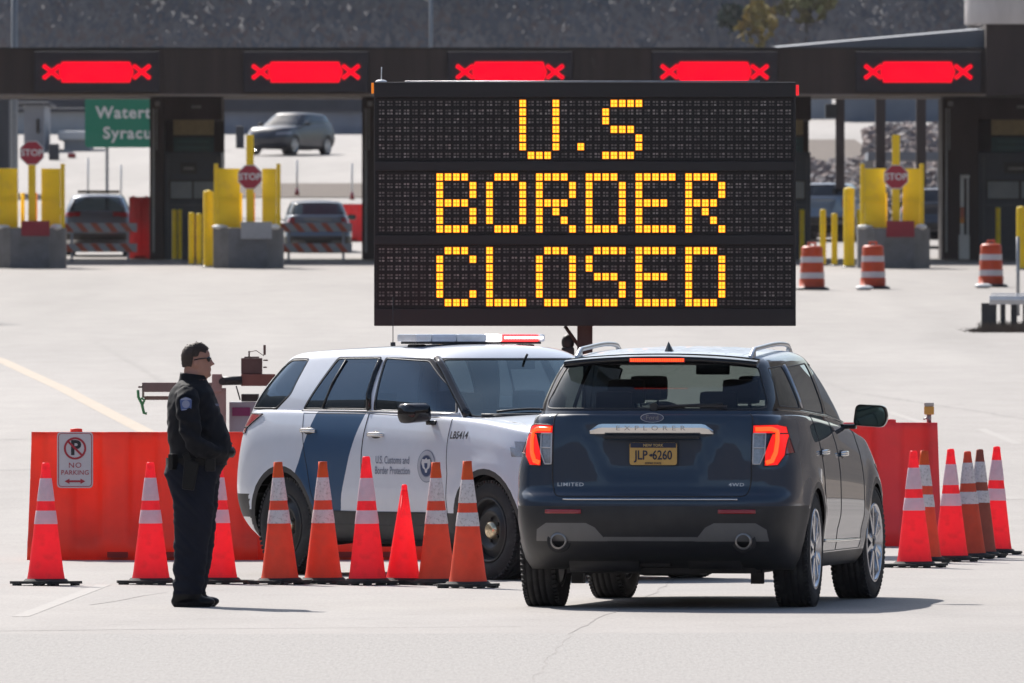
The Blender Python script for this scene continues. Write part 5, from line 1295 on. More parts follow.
# barricades
m_bwhite = MAT('barricade_white', (.40, .40, .43), .5); m_borg = MAT('barricade_orange', (.50, .10, .05), .5)
def barricade(px, Y, wpx, label):
    s = Y / F; W_ = wpx * s; t = thing('barricade', (X_(px, Y), Y, gz(Y)), label, 'barricade', 'striped barricades in the closed lanes')
    for sg in (-1, 1):
        mb = MB(); mb.box((sg * W_ * .38, 0, .55), (.07, .05, 1.1)); mb.box((sg * W_ * .38, 0, .04), (.07, .9, .06)); mb.build('leg', m_bwhite, t)
    for z in (.95, .38):
        mb = MB(); mb.box((0, -.05, z), (W_, .04, .24)); b = mb.build('board', m_bwhite, t)
        mb = MB(); k = 5
        for i in range(k):
            x = -W_/2 + W_ * (i + .3) / k; mb.add([(x, -.075, z - .12), (x + W_/k*.45, -.075, z - .12), (x + W_/k*.45 - .2, -.075, z + .12), (x - .2, -.075, z + .12)], [[0, 1, 2, 3]])
        mb.build('stripes', m_borg, b)
far_suv('far_car', MAT('pale_blue_paint', (.16, .21, .28), .35, .3, var=0, coat=1, back=(.01, .01, .01)), 'pale blue grey vehicle behind the bollards right of the message board', 432, 832, R(80), cat='car', dz=0)
barricade(100, 392, 74, 'striped barricade in front of the patrol vehicle in the first lane'); barricade(316, 392, 72, 'striped barricade in front of the car in the second lane')
# red water barriers in the far lanes
# ================================================================ BARRIERS, CONES, MESSAGE SIGN
def barrier_mesh(L, H, mb, wb_=.56, wt=.22):
    """water filled road barrier along x, centred; moulded ribs on both faces"""
    prof = [(.0, .0), (1.0, .0), (1.0, .14), (.93, .20), (.62, .46), (.50, .62), (.42, .93), (.40, 1.0)]
    N = int(L / .03); rows = []
    for i in range(N + 1):
        x = -L / 2 + L * i / N; ph = (x + L / 2) / .46
        rib = .085 * (smooth01((abs((ph % 1) - .5) - .22) / .08))
        e = min(x + L / 2, L / 2 - x); endk = smooth01(e / .05 + .4)
        row = []
        for (q, h) in prof[1:]:
            r = rib * (1 if .18 < h < .95 else .15); y = (q * wb_ / 2 * (1) - r) * (.9 + .1 * endk)
            row.append((x * (1 + .035 * max(0, 1 - h * 1.0) * (1 if e < .02 else 0)), -y, h * H))
        row2 = [(a, -b, c) for a, b, c in row[::-1]]
        rows.append(row + row2)
    n = len(rows[0]); vs = [v for r in rows for v in r]
    mb.add(vs, [[i*n+j, i*n+(j+1) % n, (i+1)*n+(j+1) % n, (i+1)*n+j] for i in range(N) for j in range(n)], 0, True)
    mb.add(rows[0], [list(range(n))]); mb.add(rows[-1], [list(range(n))[::-1]])
m_bor = MAT('orange_red_barrier', (0.93, 0.095, 0.045), .5, var=.12, scale=2.5, dirt=((.70, .10, .06), .4, 3.5), trans=.36)
m_bdk = MAT('dull_red_barrier', (0.86, 0.095, 0.095), .5, var=.08, scale=2.5, dirt=((.60, .12, .10), .4, 4), trans=.30)
def barrier(x, y, L, mat, label, rz=0.0, H=1.05, z=0.0, name='water_barrier'):
    t = thing(name, (x, y, z), label, 'barrier', 'plastic road barriers', rz)
    mb = MB(); barrier_mesh(L, H, mb); mb.build('barrier_shell', mat, t, weld=False)
    for q in (-.3, .3): mb = MB(); mb.lathe([(.05, 0), (.05, .025), (.02, .03), (0, .03)], Matrix.Translation((q * L, 0, H)), n=16); mb.build('filler_cap', mat, t)
    mb = MB()
    for q in (-.22, .22): mb.box((q * L * .5, 0, .045), (.17, .572, .045), bev=.004)
    mb.build('forklift_slot', MAT('slot_recess', (.34, .03, .02), .8), t)
    return t
YB = 115.2
b1 = barrier(X_(143, YB), YB, 1.83, m_bor, 'orange red plastic barrier with the no parking sign, leftmost', 0.0)
b2 = barrier(X_(369, YB), YB + .1, 1.84, m_bor, 'orange red plastic barrier behind the rear of the patrol vehicle')
b3 = barrier(X_(596, YB), YB + .15, 1.84, m_bor, 'orange red plastic barrier mostly hidden behind the two large vehicles', R(1))
b4 = barrier(X_(820, 122), 122, 2.04, m_bdk, 'dull red plastic barrier on the right with an amber lamp on top', 0, 1.08)
# far red barriers / drums
barrier(X_(345, 430), 430, 2.6, m_bdk, 'far red barrier behind the parked car in the second lane', 0, 1.15, gz(430), 'water_barrier')
barrier(X_(318, 432), 432, .9, m_bdk, 'short far red barrier end left of the parked car roof', 0, 1.15, gz(432), 'water_barrier')
barrier(X_(140, 398), 398, .62, m_bdk, 'narrow red barrier beside the patrol vehicle in the first lane', 0, 1.75, gz(398), 'water_barrier')
# sign on barrier
def no_parking():
    Y = YB - .32; s = Y / F; t = thing('no_parking_sign', (X_(75, Y), Y, Z_(488, Y)), 'white no parking sign with double arrow on the orange barrier', 'sign')
    W_, H_ = 36 * s, 56 * s; c = Matrix.Translation((0, 0, H_/2)) @ FACE
    t.rotation_euler = (R(-3), 0, 0)
    mb = MB(); mb.prism(rounded([(-W_/2, -H_/2), (W_/2, -H_/2), (W_/2, H_/2), (-W_/2, H_/2)], .035), .006, c); p = mb.build('panel', MAT('sign_white', (.62, .56, .57), .45, var=.05), t)
    red = MAT('sign_red', (.42, .02, .035), .5); blk = MAT('sign_black', (.02, .02, .022), .5)
    mb = MB(); w2, h2 = W_/2 - .012, H_/2 - .012; pts = rounded([(-w2, -h2), (w2, -h2), (w2, h2), (-w2, h2)], .03); mb.tube([c @ Vector((a, b, .007)) for a, b in pts], .0028, closed=True)
    mb.build('border', red, p, weld=False)
    cz = .095; r = .092; mb = MB(); n = 40; vs = []
    for i in range(n):
        for q in (r, r - .017): vs.append(c @ Vector((q * math.cos(2*PI*i/n), cz + q * math.sin(2*PI*i/n), .010)))
    mb.add(vs, [[2*i, 2*i+1, (2*i+3) % (2*n), (2*i+2) % (2*n)] for i in range(n)])
    d = r * .70; e = .009 * .7; mb.add([c @ Vector(v) for v in ((-d - e, cz + d - e, .0105), (-d + e, cz + d + e, .0105), (d + e, cz - d + e, .0105), (d - e, cz - d - e, .0105))], [[0, 1, 2, 3]])
    mb.build('prohibition_ring', red, p, weld=False)
    text_part('letter', 'P', .165, blk, p, c @ Matrix.Translation((.004, cz, .0085)), extrude=.0005, bold=.006)
    text_part('lettering', 'NO', .062, red, p, c @ Matrix.Translation((0, -.045, .0085)), extrude=.0005, xs=1.05, space=1.15)
    text_part('lettering', 'PARKING', .056, red, p, c @ Matrix.Translation((0, -.105, .0085)), extrude=.0005, xs=.95, space=1.05)
    mb = MB(); z = -.175; a = .085
    mb.add([c @ Vector((x, z + y, .009)) for x, y in ((-a, 0), (-a + .04, .022), (-a + .04, .008), (a - .04, .008), (a - .04, .022), (a, 0), (a - .04, -.022), (a - .04, -.008), (-a + .04, -.008), (-a + .04, -.022))], [[0, 1, 2, 3, 4, 5, 6, 7, 8, 9]]); mb.build('double_arrow', red, p, weld=False)
no_parking()
# amber lamp
Y = 122; t = thing('warning_lamp', (X_(929, Y), Y, 1.08), 'small amber warning lamp on top of the dull red barrier', 'lamp')
mb = MB(); mb.cyl((0, 0, 0), (0, 0, .07), .02); mb.cyl((-.05, 0, .03), (.02, 0, .045), .008, n=6); mb.build('stem', M['steel'], t)
mb = MB(); mb.box((0, 0, .105), (.088, .07, .075), bev=.012); mb.build('lamp_body', M['amber_lens'], t)
mb = MB(); mb.box((0, 0, .158), (.085, .068, .032), bev=.01); mb.build('lamp_cap', MAT('pale_cap', (.55, .5, .45), .5), t)
# cones
m_cnew = MAT('fluorescent_cone', (1.0, 0.095, 0.125), .5, var=.08, scale=5, dirt=((.62, .10, .10), .55, 9), trans=.66)
m_cold = MAT('weathered_orange_cone', (0.90, 0.125, 0.055), .65, var=.14, scale=6, dirt=((.45, .12, .07), .5, 6), trans=.35)
m_cdrk = MAT('grimy_brown_cone', (0.38, 0.085, 0.050), .7, var=.2, scale=6, dirt=((.10, .05, .04), .6, 7), trans=.12)
m_tip = MAT('bright_orange_tip', (0.95, 0.16, 0.03), .5, var=.05, trans=.4)
m_col = MAT('white_reflective_collar', (0.80, 0.72, 0.80), .5, var=.06, scale=20, trans=.25)
m_cold_col = MAT('scuffed_white_collar', (0.70, 0.64, 0.64), .55, var=.1, scale=20, dirt=((.25, .20, .19), .6, 60))
m_bas = MAT('black_rubber_base', (0.022, 0.022, 0.020), .8, var=.3, scale=15, dirt=((.09, .085, .075), .4, 12))
rnd = random.Random(21)
def cone(px, pyb, kind, label, H=.91, rz=None, base=.37, lean=(0, 0)):
    Y = Yof(pyb); t = thing('traffic_cone', (X_(px, Y), Y, gz(Y)), label, 'traffic cone', 'orange traffic cones on the pavement')
    t.rotation_euler = (rnd.uniform(-.012, .012), rnd.uniform(-.016, .016), rnd.uniform(R(30), R(62)) if rz is None else rz)
    bm_ = m_cnew if kind in ('new', 'plain') else (m_cdrk if kind == 'dark' else m_cold); col = m_col if kind == 'new' else m_cold_col
    r0, r1 = .140, .027
    if kind == 'plain': r0, r1 = .128, .018
    def rr(z): return r0 + (r1 - r0) * (z - .03) / (H - .03)
    mb = MB(); mb.lathe([(rr(.03) + .012, .028), (rr(.04) + .003, .045)] + [(rr(z), z) for z in (.1, .3, .5, .7, H - .05)] + [(r1 + .006, H - .049), (r1 + .003, H - .012), (r1 - .004, H), (r1 - .012, H), (r1 - .014, H - .06)], n=32)
    mb.build('cone_body', bm_, t, weld=False)
    mb = MB(); b = base / 2; mb.prism([(b, b*.8), (b*.8, b), (-b*.8, b), (-b, b*.8), (-b, -b*.8), (-b*.8, -b), (b*.8, -b), (b, -b*.8)], .020, Matrix.Translation((0, 0, .013)))
    for i in range(4):
        for q in (-.55, .55): a = i * PI / 2; mb.box((math.cos(a) * b * .9 - math.sin(a) * q * b, math.sin(a) * b * .9 + math.cos(a) * q * b, .008), (.045, .045, .016), rot=Matrix.Rotation(a, 3, 'Z'))
    mb.lathe([(rr(.03) + .03, .033), (rr(.03) + .012, .05)], n=28); mb.build('cone_base', m_bas, t, weld=False)
    if kind != 'plain':
        for z0, z1 in ((.455, .555), (.625, .795)):
            mb = MB(); mb.lathe([(rr(z0) + .0015, z0), (rr(z0) + .0025, z0 + .004), (rr(z1) + .0025, z1 - .004), (rr(z1) + .0015, z1)], n=32); mb.build('reflective_collar', col, t, weld=False)
    if kind == 'tip' or kind == 'oldtip': mb = MB(); mb.lathe([(rr(.80) + .002, .80), (r1 + .008, H - .045), (r1 + .006, H + .002), (0, H + .003)], n=24); mb.build('cone_tip', m_tip, t, weld=False)
    return t
cone(46, 585.5, 'new', 'bright red orange cone furthest left, in front of the no parking sign', base=.42)
cone(151, 584.5, 'new', 'bright red orange cone just left of the officer', base=.40)
cone(218.5, 584.0, 'new', 'bright red orange cone half hidden behind the officer', H=.87, base=.42)
cone(280, 584.5, 'oldtip', 'weathered orange cone in front of the rear wheel of the patrol vehicle')
cone(323.5, 584.0, 'oldtip', 'weathered orange cone in front of the blue stripe of the patrol vehicle')
cone(367.5, 585.0, 'new', 'bright cone between a weathered cone and the short plain cone', H=.955)
cone(403, 584.5, 'plain', 'short plain cone with no white collars', H=.745, base=.33)
cone(437, 585.0, 'oldtip', 'weathered orange cone with scuffed collars under the side mirror, just right of the plain cone')
cone(468, 588.0, 'oldtip', 'weathered orange cone nearest the front wheel of the patrol vehicle', H=.93)
cone(914.5, 567.5, 'new', 'bright cone beside the front wheel of the dark blue vehicle', H=.93, base=.42)
cone(924, 563.0, 'tip', 'orange tipped cone half hidden behind the bright one beside the dark blue vehicle', base=.34)
cone(951, 561.5, 'new', 'bright red orange cone in front of the grimy ones on the right', H=.92, base=.36)
cone(969, 559.0, 'old', 'weathered orange cone, middle of the right cluster', H=.89, base=.34)
cone(979.5, 557.5, 'dark', 'grimy brown cone in the right cluster', H=.90, base=.36)
cone(995, 554.5, 'new', 'bright red orange cone furthest right', base=.36)

# message sign ------------------------------------------------------
FONT = {'U': ['10001','10001','10001','10001','10001','10001','01110'], '.': ['00000','00000','00000','00000','00000','00100','00000'],
 'S': ['01111','10000','10000','01110','00001','00001','11110'], 'B': ['11110','10001','10001','11110','10001','10001','11110'], 'O': ['01110','10001','10001','10001','10001','10001','01110'],
 'R': ['11110','10001','10001','11110','10100','10010','10001'], 'D': ['11110','10001','10001','10001','10001','10001','11110'], 'E': ['11111','10000','10000','11110','10000','10000','11111'],
 'C': ['01110','10001','10000','10000','10000','10001','01110'], 'L': ['10000','10000','10000','10000','10000','10000','11111']}
def message_sign():
    Y = 118.6; s = Y / F; cx = 585; z0 = Z_(326, Y); z1 = Z_(82, Y); W_ = 422 * s; H_ = z1 - z0
    t = thing('message_sign', (X_(cx, Y), Y, 0), 'large black electronic message board reading U.S border closed in yellow', 'message board')
    def lx(px): return (px - cx) * s
    def lz(py): return Z_(py, Y)
    mcase = MAT('black_sign_case', (.010, .010, .0125), .42, var=.1)
    mb = MB(); mb.box((0, .16, (z0 + z1) / 2), (W_, .24, H_), bev=.012); case = mb.build('sign_case', mcase, t)
    # bezel bands around three recessed windows
    rows0 = [103.3, 176.9, 250.6]; pitch = 8.67 ; cp = 8.30; c0 = 381.6
    mb = MB(); edges = [82.2]
    for r in rows0: edges += [r - 6, r + 6 * pitch + 6]
    edges += [325.8]
    for i in range(0, 8, 2): a, b = edges[i], edges[i + 1]; mb.box((0, .025, (lz(a) + lz(b)) / 2), (W_ - .002, .05, lz(a) - lz(b)), bev=.004)
    for a, b in ((374.2, 376.4), (793.2, 795.8)): mb.box((lx((a + b) / 2), .026, (z0 + z1) / 2), ((b - a) * s, .046, H_ - .01))
    mb.build('bezel', mcase, case, weld=False)
    # led pixels: an unlit grid, each pixel a 2x2 cluster in a small tray
    rn = random.Random(4); dim = MB(); grid = MB(); chars = {}
    text = {0: [('U', 17), ('.', 22), ('S', 27)], 1: [(c, 7 + 6 * i) for i, c in enumerate('BORDER')], 2: [(c, 7 + 6 * i) for i, c in enumerate('CLOSED')]}
    on = set(); owner = {}
    for ln, chs in text.items():
        for ch, c in chs:
            for r, bits in enumerate(FONT[ch]):
                for k, b_ in enumerate(bits):
                    if b_ == '1': on.add((ln, r, c + k)); owner[(ln, r, c + k)] = (ln, c)
    for ln in range(3):
        for r in range(7):
            for c in range(50):
                x = lx(c0 + c * cp); z = lz(rows0[ln] + r * pitch)
                if (ln, r, c) in on:
                    litb, litc = chars.setdefault(owner[(ln, r, c)], (MB(), MB()))
                    litb.box((x, .036, z), (.056, .008, .060))
                    for a in (-1, 1):
                        for b_ in (-1, 1): litc.box((x + a * .0142, .028, z + b_ * .0155), (.0215, .010, .0240))
                else:
                    for a in (-1, 1):
                        for b_ in (-1, 1): dim.box((x + a * .0135, .036, z + b_ * .013), (.019, .012, .015), rn.choices([0, 1, 2], [3, 3, 3] if r == 1 else [5, 3, .6])[0])  # more pale pixels in the second row paint a white reflection streak
        z = (lz(rows0[ln] - 4.3) + lz(rows0[ln] + 6 * pitch + 4.3)) / 2
        for r in range(8): grid.box((0, .020, lz(rows0[ln] + (r - .5) * pitch)), (W_ - .05, .022, .006))
        for c in range(51): grid.box((lx(c0 + (c - .5) * cp), .0215, z), (.006, .018, 7 * pitch * s))
    o = dim.build('unlit_pixels', [MAT('unlit_pixel_grey', (.20, .185, .18), .35, var=.35, scale=3), MAT('unlit_pixel_dark', (.11, .10, .10), .35), MAT('unlit_pixel_pale', (.38, .35, .33), .35)], t, weld=False); tag(o, kind='stuff')
    grid.build('louvre_grid', mcase, t, weld=False)
    mg_ = MAT('amber_glow', (.3, .1, .0), .4, var=0, emit=(1.0, .19, .001), estr=.85); ml_ = MAT('yellow_leds', (.6, .4, .05), .4, var=0, emit=(1.0, .43, .02), estr=1.15)
    for lb_, lc_ in chars.values(): a = lb_.build('lit_letter', mg_, t, weld=False); lc_.build('led_cluster', ml_, a, weld=False)
    # no protective pane is built; its reflected streak is painted in the pixels
    mb = MB(); mb.box((lx(372.5), .10, lz(88)), (.02, .04, .09), bev=.004); mb.build('amber_marker', MAT('amber_marker', (.8, .25, .02), .4, emit=(1, .25, .01), estr=.35), t)
    mb = MB(); mb.box((lx(797.6), .10, lz(90)), (.025, .04, .09), bev=.004); mb.build('red_marker', MAT('red_marker', (.7, .02, .03), .4, emit=(1, .02, .03), estr=.45), t)
    mb = MB(); mb.ell((lx(381), .15, z1 + .005), (.05, .05, .018)); mb.cyl((lx(381), .15, z1), (lx(381.5), .15, z1 + .13), .004, n=6); mb.build('gps_antenna', M['white'], t)
    mb = MB(); mb.cyl((lx(405), .12, z1 + .006), (lx(760), .12, z1 + .008), .006, n=6); mb.build('top_edge_strip', M['steel'], t)
    m_br = MAT('rusty_brown_steel', (.055, .028, .024), .6, var=.3)
    mb = MB(); mb.box((0, .22, (z0 + .1) / 2 + .25), (.13, .13, z0 + .1 - .5), bev=.01); mb.box((0, .25, z0 + .35), (.9, .08, .12)); mb.cyl((-.17, .22, z0 - .0), (-.03, .22, z0 - .20), .015); mb.build('mast', m_br, t)
    mb = MB(); mb.ell((lx(568), .25, z0 - .14), (.055, .05, .07)); mb.box((lx(568), .25, z0 - .22), (.11, .1, .08), bev=.02); mb.build('winch', M['black'], t)
    mb = MB(); mb.box((0, .6, .55), (1.5, 2.2, .12), bev=.01); mb.box((0, 1.2, .85), (1.1, .7, .5), bev=.03); mb.cyl((-.85, .7, .32), (-.65, .7, .32), .32); mb.cyl((.85, .7, .32), (.65, .7, .32), .32); mb.build('trailer_chassis', m_br, t)
    for q in (-1, 1): mb = MB(); mb.cyl((q * .7, 1.5, 0), (q * .7, 1.5, .6), .035); mb.box((q * .7, 1.5, .02), (.25, .25, .03)); mb.build('jack_stand', M['steel'], t)
message_sign()
# equipment trailer behind the left barrier
Y = 121.5; s = Y / F; t = thing('equipment_trailer', (X_(205, Y), Y, 0), 'brown equipment trailer with raised twin rails and a green strap behind the barrier', 'trailer')
def tb(mb, px0, px1, py0, py1, y0, dep, bev=.008): mb.box(((px0 + px1) / 2 * s - 205 * s, y0 + dep / 2, Z_((py0 + py1) / 2, Y)), ((px1 - px0) * s, dep, (py1 - py0) * s), bev=bev)
m_rail = MAT('brown_grey_rail', (.20, .145, .13), .6, var=.15); m_rust = MAT('rust_red_steel', (.19, .07, .055), .6, var=.2)
mb = MB(); tb(mb, 142, 215, 382.5, 392, 0, .10); tb(mb, 144, 215, 396, 400, .1, .06); tb(mb, 142, 144, 384, 398, 0, .12); tb(mb, 138, 142, 386, 388, .02, .05)
mb.build('twin_rail', m_rail, t, weld=False)
mb = MB(); tb(mb, 213, 226, 388, 432, -.02, .1); tb(mb, 212, 222, 374, 392, -.04, .1); mb.build('upright', MAT('pinkish_steel', (.34, .22, .20), .6, var=.15), t, weld=False)
mb = MB(); mb.cyl(((218-205)*s, 0, Z_(381, Y)), ((242-205)*s, 0, Z_(380.5, Y)), 4.4*s); mb.cyl(((222-205)*s, -.06, Z_(381.5, Y)), ((222-205)*s, -.02, Z_(381.5, Y)), 3.2*s); mb.build('tube', M['black'], t)
mb = MB(); tb(mb, 241, 275, 374, 386, 0, .14); mb.build('beam', m_rust, t)
mb = MB(); tb(mb, 241, 262, 358, 374, .02, .18); tb(mb, 244, 259, 356.5, 358.4, .05, .1); tb(mb, 263, 268, 359.5, 361, .06, .03); tb(mb, 263, 267, 366.5, 368, .06, .03); mb.cyl(((249-205)*s, .05, Z_(358, Y)), ((249-205)*s, .05, Z_(351, Y)), .007); mb.cyl(((264.5-205)*s, .05, Z_(355, Y)), ((264.5-205)*s, .05, Z_(345, Y)), .011); mb.tube([((249-205)*s, .05, Z_(352, Y)), ((256-205)*s, .05, Z_(350.5, Y)), ((264-205)*s, .05, Z_(356, Y))], .003); mb.build('engine_box', MAT('dark_brown_box', (.10, .055, .05), .6, var=.2), t, weld=False)
mb = MB(); tb(mb, 229, 262, 402, 432, .1, .4); mb.build('cabinet', MAT('pale_lilac_panel', (.33, .33, .38), .5, var=.1), t)
mb = MB(); tb(mb, 232, 250, 407.5, 416, .085, .015, 0); mb.build('magenta_band', MAT('magenta_band', (.20, .02, .11), .5), t)
mb = MB(); tb(mb, 241, 258, 394, 401.5, .1, .4); mb.cyl(((236-205)*s, .08, Z_(386, Y)), ((240-205)*s, .08, Z_(400, Y)), .006); mb.build('cabinet_lid', M['black'], t)
mb = MB(); mb.tube([((138-205)*s, -.03, Z_(390, Y)), ((138.5-205)*s, -.03, Z_(397, Y)), ((142-205)*s, -.03, Z_(404, Y)), ((144-205)*s, -.03, Z_(413, Y)), ((147-205)*s, -.03, Z_(413.5, Y))], .013); mb.tube([((141-205)*s, -.03, Z_(398, Y)), ((144.5-205)*s, -.03, Z_(400, Y)), ((142-205)*s, -.03, Z_(406, Y))], .011); mb.build('green_strap', MAT('green_webbing', (.07, .27, .10), .7), t, weld=False)
mb = MB(); mb.box((.1, .5, .5), (2.2, 1.2, .14)); mb.cyl((-.2, -.12, .32), (-.2, .1, .32), .31); mb.cyl((-.2, .9, .32), (-.2, 1.12, .32), .31); mb.box((.1, .05, .8), (.07, .07, .7)); mb.build('chassis', m_rust, t)
# ================================================================ OFFICER
def officer():
    Yp = 95.9; t = thing('person', (X_(195, Yp), Yp, 0), 'officer in dark navy uniform and sunglasses standing in profile by the cones', 'person')
    mb = MB()
    def loft(rows, n=28, exp=2.0):      # rows: (z, xback, xfront, halfwidth, ycentre)
        vs = []
        for (z, xb, xf_, w_, yc) in rows:
            cx, a = (xb + xf_) / 2, (xf_ - xb) / 2
            for i in range(n):
                th = 2 * PI * i / n; c, s_ = math.cos(th), math.sin(th)
                vs.append((cx + a * math.copysign(abs(c) ** (2 / exp), c), yc + w_ * math.copysign(abs(s_) ** (2 / exp), s_), z))
        k = len(rows); fs = [[i*n+j, i*n+(j+1) % n, (i+1)*n+(j+1) % n, (i+1)*n+j] for i in range(k - 1) for j in range(n)]
        fs += [list(range(n))[::-1], [(k-1)*n+j for j in range(n)]]; mb.add(vs, fs, 0, True)
    # legs
    for yc, dx in ((-.105, -.012), (.105, .014)):
        loft([(.045, -.145 + dx, .065 + dx, .062, yc), (.10, -.140 + dx, .062 + dx, .068, yc), (.16, -.135 + dx, .078 + dx, .074, yc), (.30, -.135 + dx, .095 + dx, .083, yc), (.42, -.132 + dx, .112 + dx, .088, yc), (.55, -.132 + dx, .130 + dx, .095, yc), (.70, -.135 + dx, .145 + dx, .105, yc * .97), (.82, -.165 + dx, .155 + dx, .11, yc * .92), (.92, -.20 + dx, .165 + dx, .11, yc * .85), (1.0, -.18 + dx, .17 + dx, .10, yc * .8)])
    loft([(.86, -.190, .155, .15, 0), (.92, -.215, .175, .185, 0), (.98, -.205, .205, .19, 0), (1.04, -.185, .245, .195, 0), (1.10, -.180, .262, .20, 0), (1.17, -.185, .252, .20, 0), (1.25, -.195, .222, .20, 0), (1.34, -.198, .185, .205, 0), (1.42, -.190, .155, .21, 0), (1.49, -.170, .130, .20, 0), (1.54, -.140, .105, .15, 0), (1.575, -.110, .085, .09, 0), (1.60, -.085, .065, .06, 0)], 36, 2.3)
    loft([(1.55, -.085, .060, .07, 0), (1.60, -.080, .062, .066, 0), (1.66, -.076, .058, .064, 0)])
    # head
    loft([(1.592, .030, .083, .030, 0), (1.604, .000, .098, .045, 0), (1.622, -.035, .105, .060, 0), (1.645, -.060, .108, .068, 0), (1.67, -.072, .107, .073, 0), (1.695, -.080, .106, .076, 0), (1.72, -.086, .101, .078, 0), (1.74, -.089, .105, .079, 0), (1.765, -.089, .103, .078, 0), (1.79, -.082, .090, .071, 0), (1.81, -.066, .068, .055, 0), (1.824, -.04, .035, .03, 0)], 28, 2.2)
    mb.ell((.113, 0, 1.690), (.028, .015, .014)); mb.ell((.104, 0, 1.708), (.020, .010, .028), rot=Matrix.Rotation(R(-18), 3, 'Y'))   # nose
    mb.ell((.102, 0, 1.655), (.014, .024, .006)); mb.ell((.100, 0, 1.643), (.013, .022, .006)); mb.ell((.088, 0, 1.612), (.026, .026, .018))      # lips, chin
    for sg in (-1, 1): mb.ell((.008, sg * .079, 1.695), (.019, .008, .031), rot=Matrix.Rotation(R(12), 3, 'Y')); mb.ell((.0, sg * .045, 1.62), (.05, .03, .03))
    # arms: shoulder, elbow, wrist
    for sg in (-1, 1):
        pts = [(-.045, sg * .185, 1.49), (-.050, sg * .235, 1.44), (-.045, sg * .262, 1.34), (-.028, sg * .275, 1.24), (.0, sg * .272, 1.155), (.055, sg * .235, 1.105), (.13, sg * .165, 1.085), (.20, sg * .095, 1.08)]
        mb.tube(pts, [.07, .082, .079, .074, .072, .066, .056, .044], n=20)
    # shoes
    for yc, dx in ((-.105, -.012), (.105, .014)):
        mb.ell((-.095 + dx, yc, .040), (.060, .040, .042)); mb.ell((.0 + dx, yc, .044), (.11, .043, .042)); mb.ell((.085 + dx, yc - .004 * 0, .036), (.072, .047, .034)); mb.box((-.005 + dx, yc, .010), (.27, .075, .020), bev=.008); mb.cyl((-.04 + dx, yc, .05), (-.04 + dx, yc, .13), .055)
    o = mb.build('tmp_body', M['black'], None, weld=False)
    md = o.modifiers.new('r', 'REMESH'); md.mode = 'VOXEL'; md.voxel_size = .0085; md2 = o.modifiers.new('s', 'SMOOTH'); md2.factor = .6; md2.iterations = 4
    dg = bpy.context.evaluated_depsgraph_get(); me = bpy.data.meshes.new_from_object(o.evaluated_get(dg)); bpy.data.objects.remove(o); me.name = 'body'
    # cloth folds pushed into the real surface
    nrm = [v.normal.copy() for v in me.vertices]
    for v, n_ in zip(me.vertices, nrm):
        p = v.co; k = 0
        if .10 < p.z < 1.0:
            k = .011 * noise.noise(Vector((p.x * 5, p.y * 5, p.z * 9))) + .008 * noise.noise(Vector((p.x * 9, p.y * 9 + 4, p.z * 30 + p.x * 30)))
            if p.z < .24: k += .006 * math.sin(p.z * 70 + p.x * 25)
        elif p.z < 1.55 and p.z >= 1.0:
            k = .011 * noise.noise(Vector((p.x * 7, p.y * 7, p.z * 7 + 9))) + .008 * noise.noise(Vector((p.x * 22, p.y * 12, p.z * 22 - p.x * 12)))
            if p.y < -.19 and 1.05 < p.z < 1.3: k += .009 * math.sin((p.z * 55 + p.x * 30))
        v.co = p + n_ * k
    m_skin = MAT('skin', (.40, .20, .145), .5, var=.08, scale=30); m_jk = MAT('navy_jacket', (.0050, .0060, .0095), .75, var=.15, scale=30, spec=.22, sheen=.04); m_tr = MAT('navy_trousers', (.0085, .011, .020), .85, var=.15, scale=20, spec=.25); m_sh = MAT('black_leather', (.006, .006, .007), .4, spec=.25)
    me.materials.clear()
    for m_ in (m_skin, m_jk, m_tr, m_sh): me.materials.append(m_)
    for p in me.polygons:
        c = p.center; p.use_smooth = True
        p.material_index = 0 if (c.z > 1.578 and abs(c.y) < .12) else (1 if c.z > 1.0 else (2 if c.z > .088 else 3))
        if c.z > 1.0 and c.z < 1.2 and (Vector(c) - Vector((.20, 0, 1.08))).length < .02: p.material_index = 3
    b = bpy.data.objects.new('body', me); COL.objects.link(b); b.parent = t
    def child(name, mb_, mat, par=None): return mb_.build(name, mat, par or b, weld=False)
    # hair: a short cap with a slightly ragged lower edge
    q = MB(); vs = []; NU, NV = 40, 14
    for i in range(NV + 1):
        for j in range(NU):
            th = 2 * PI * j / NU; c, s_ = math.cos(th), math.sin(th)
            low = 1.785 if c > .72 else (1.772 - .02 * (1 - abs(s_)) if c > .25 else (1.742 if c > -.18 else 1.668)); low += .004 * math.sin(j * 7.3)
            z = 1.842 - (1.842 - low) * (i / NV) ** .8; f = (z - 1.60) / .232; hh = max(0, 1 - ((z - 1.735) / .107) ** 2) if z > 1.735 else 1 - .10 * ((1.735 - z) / .1)
            hh = math.sqrt(hh) if z > 1.735 else hh
            a = .101 if c > 0 else .1045; rj = 1 + .02 * math.sin(j * 5 + i * 2.3)
            vs.append(((.007 + a * c * hh * rj), 0.0865 * s_ * hh * rj, z))
    q.add(vs, [[i*NU+j, (i+1)*NU+j, (i+1)*NU+(j+1) % NU, i*NU+(j+1) % NU] for i in range(NV) for j in range(NU)], 0, True)
    rr = random.Random(2)
    for k in range(500):     # short hair tufts that break the outline
        i = rr.randrange(0, NV); j = rr.randrange(NU); p = Vector(vs[i * NU + j]); d = (p - Vector((0, 0, 1.70))).normalized() * rr.uniform(.001, .005) + Vector((.006, 0, .002))
        q.add([p - Vector((.004, .002, 0)), p + Vector((.002, .004, 0)), p + d], [[0, 1, 2]])
    child('hair', q, MAT('short_brown_hair', (.045, .028, .020), .7, var=.4, scale=60))
    q = MB(); 
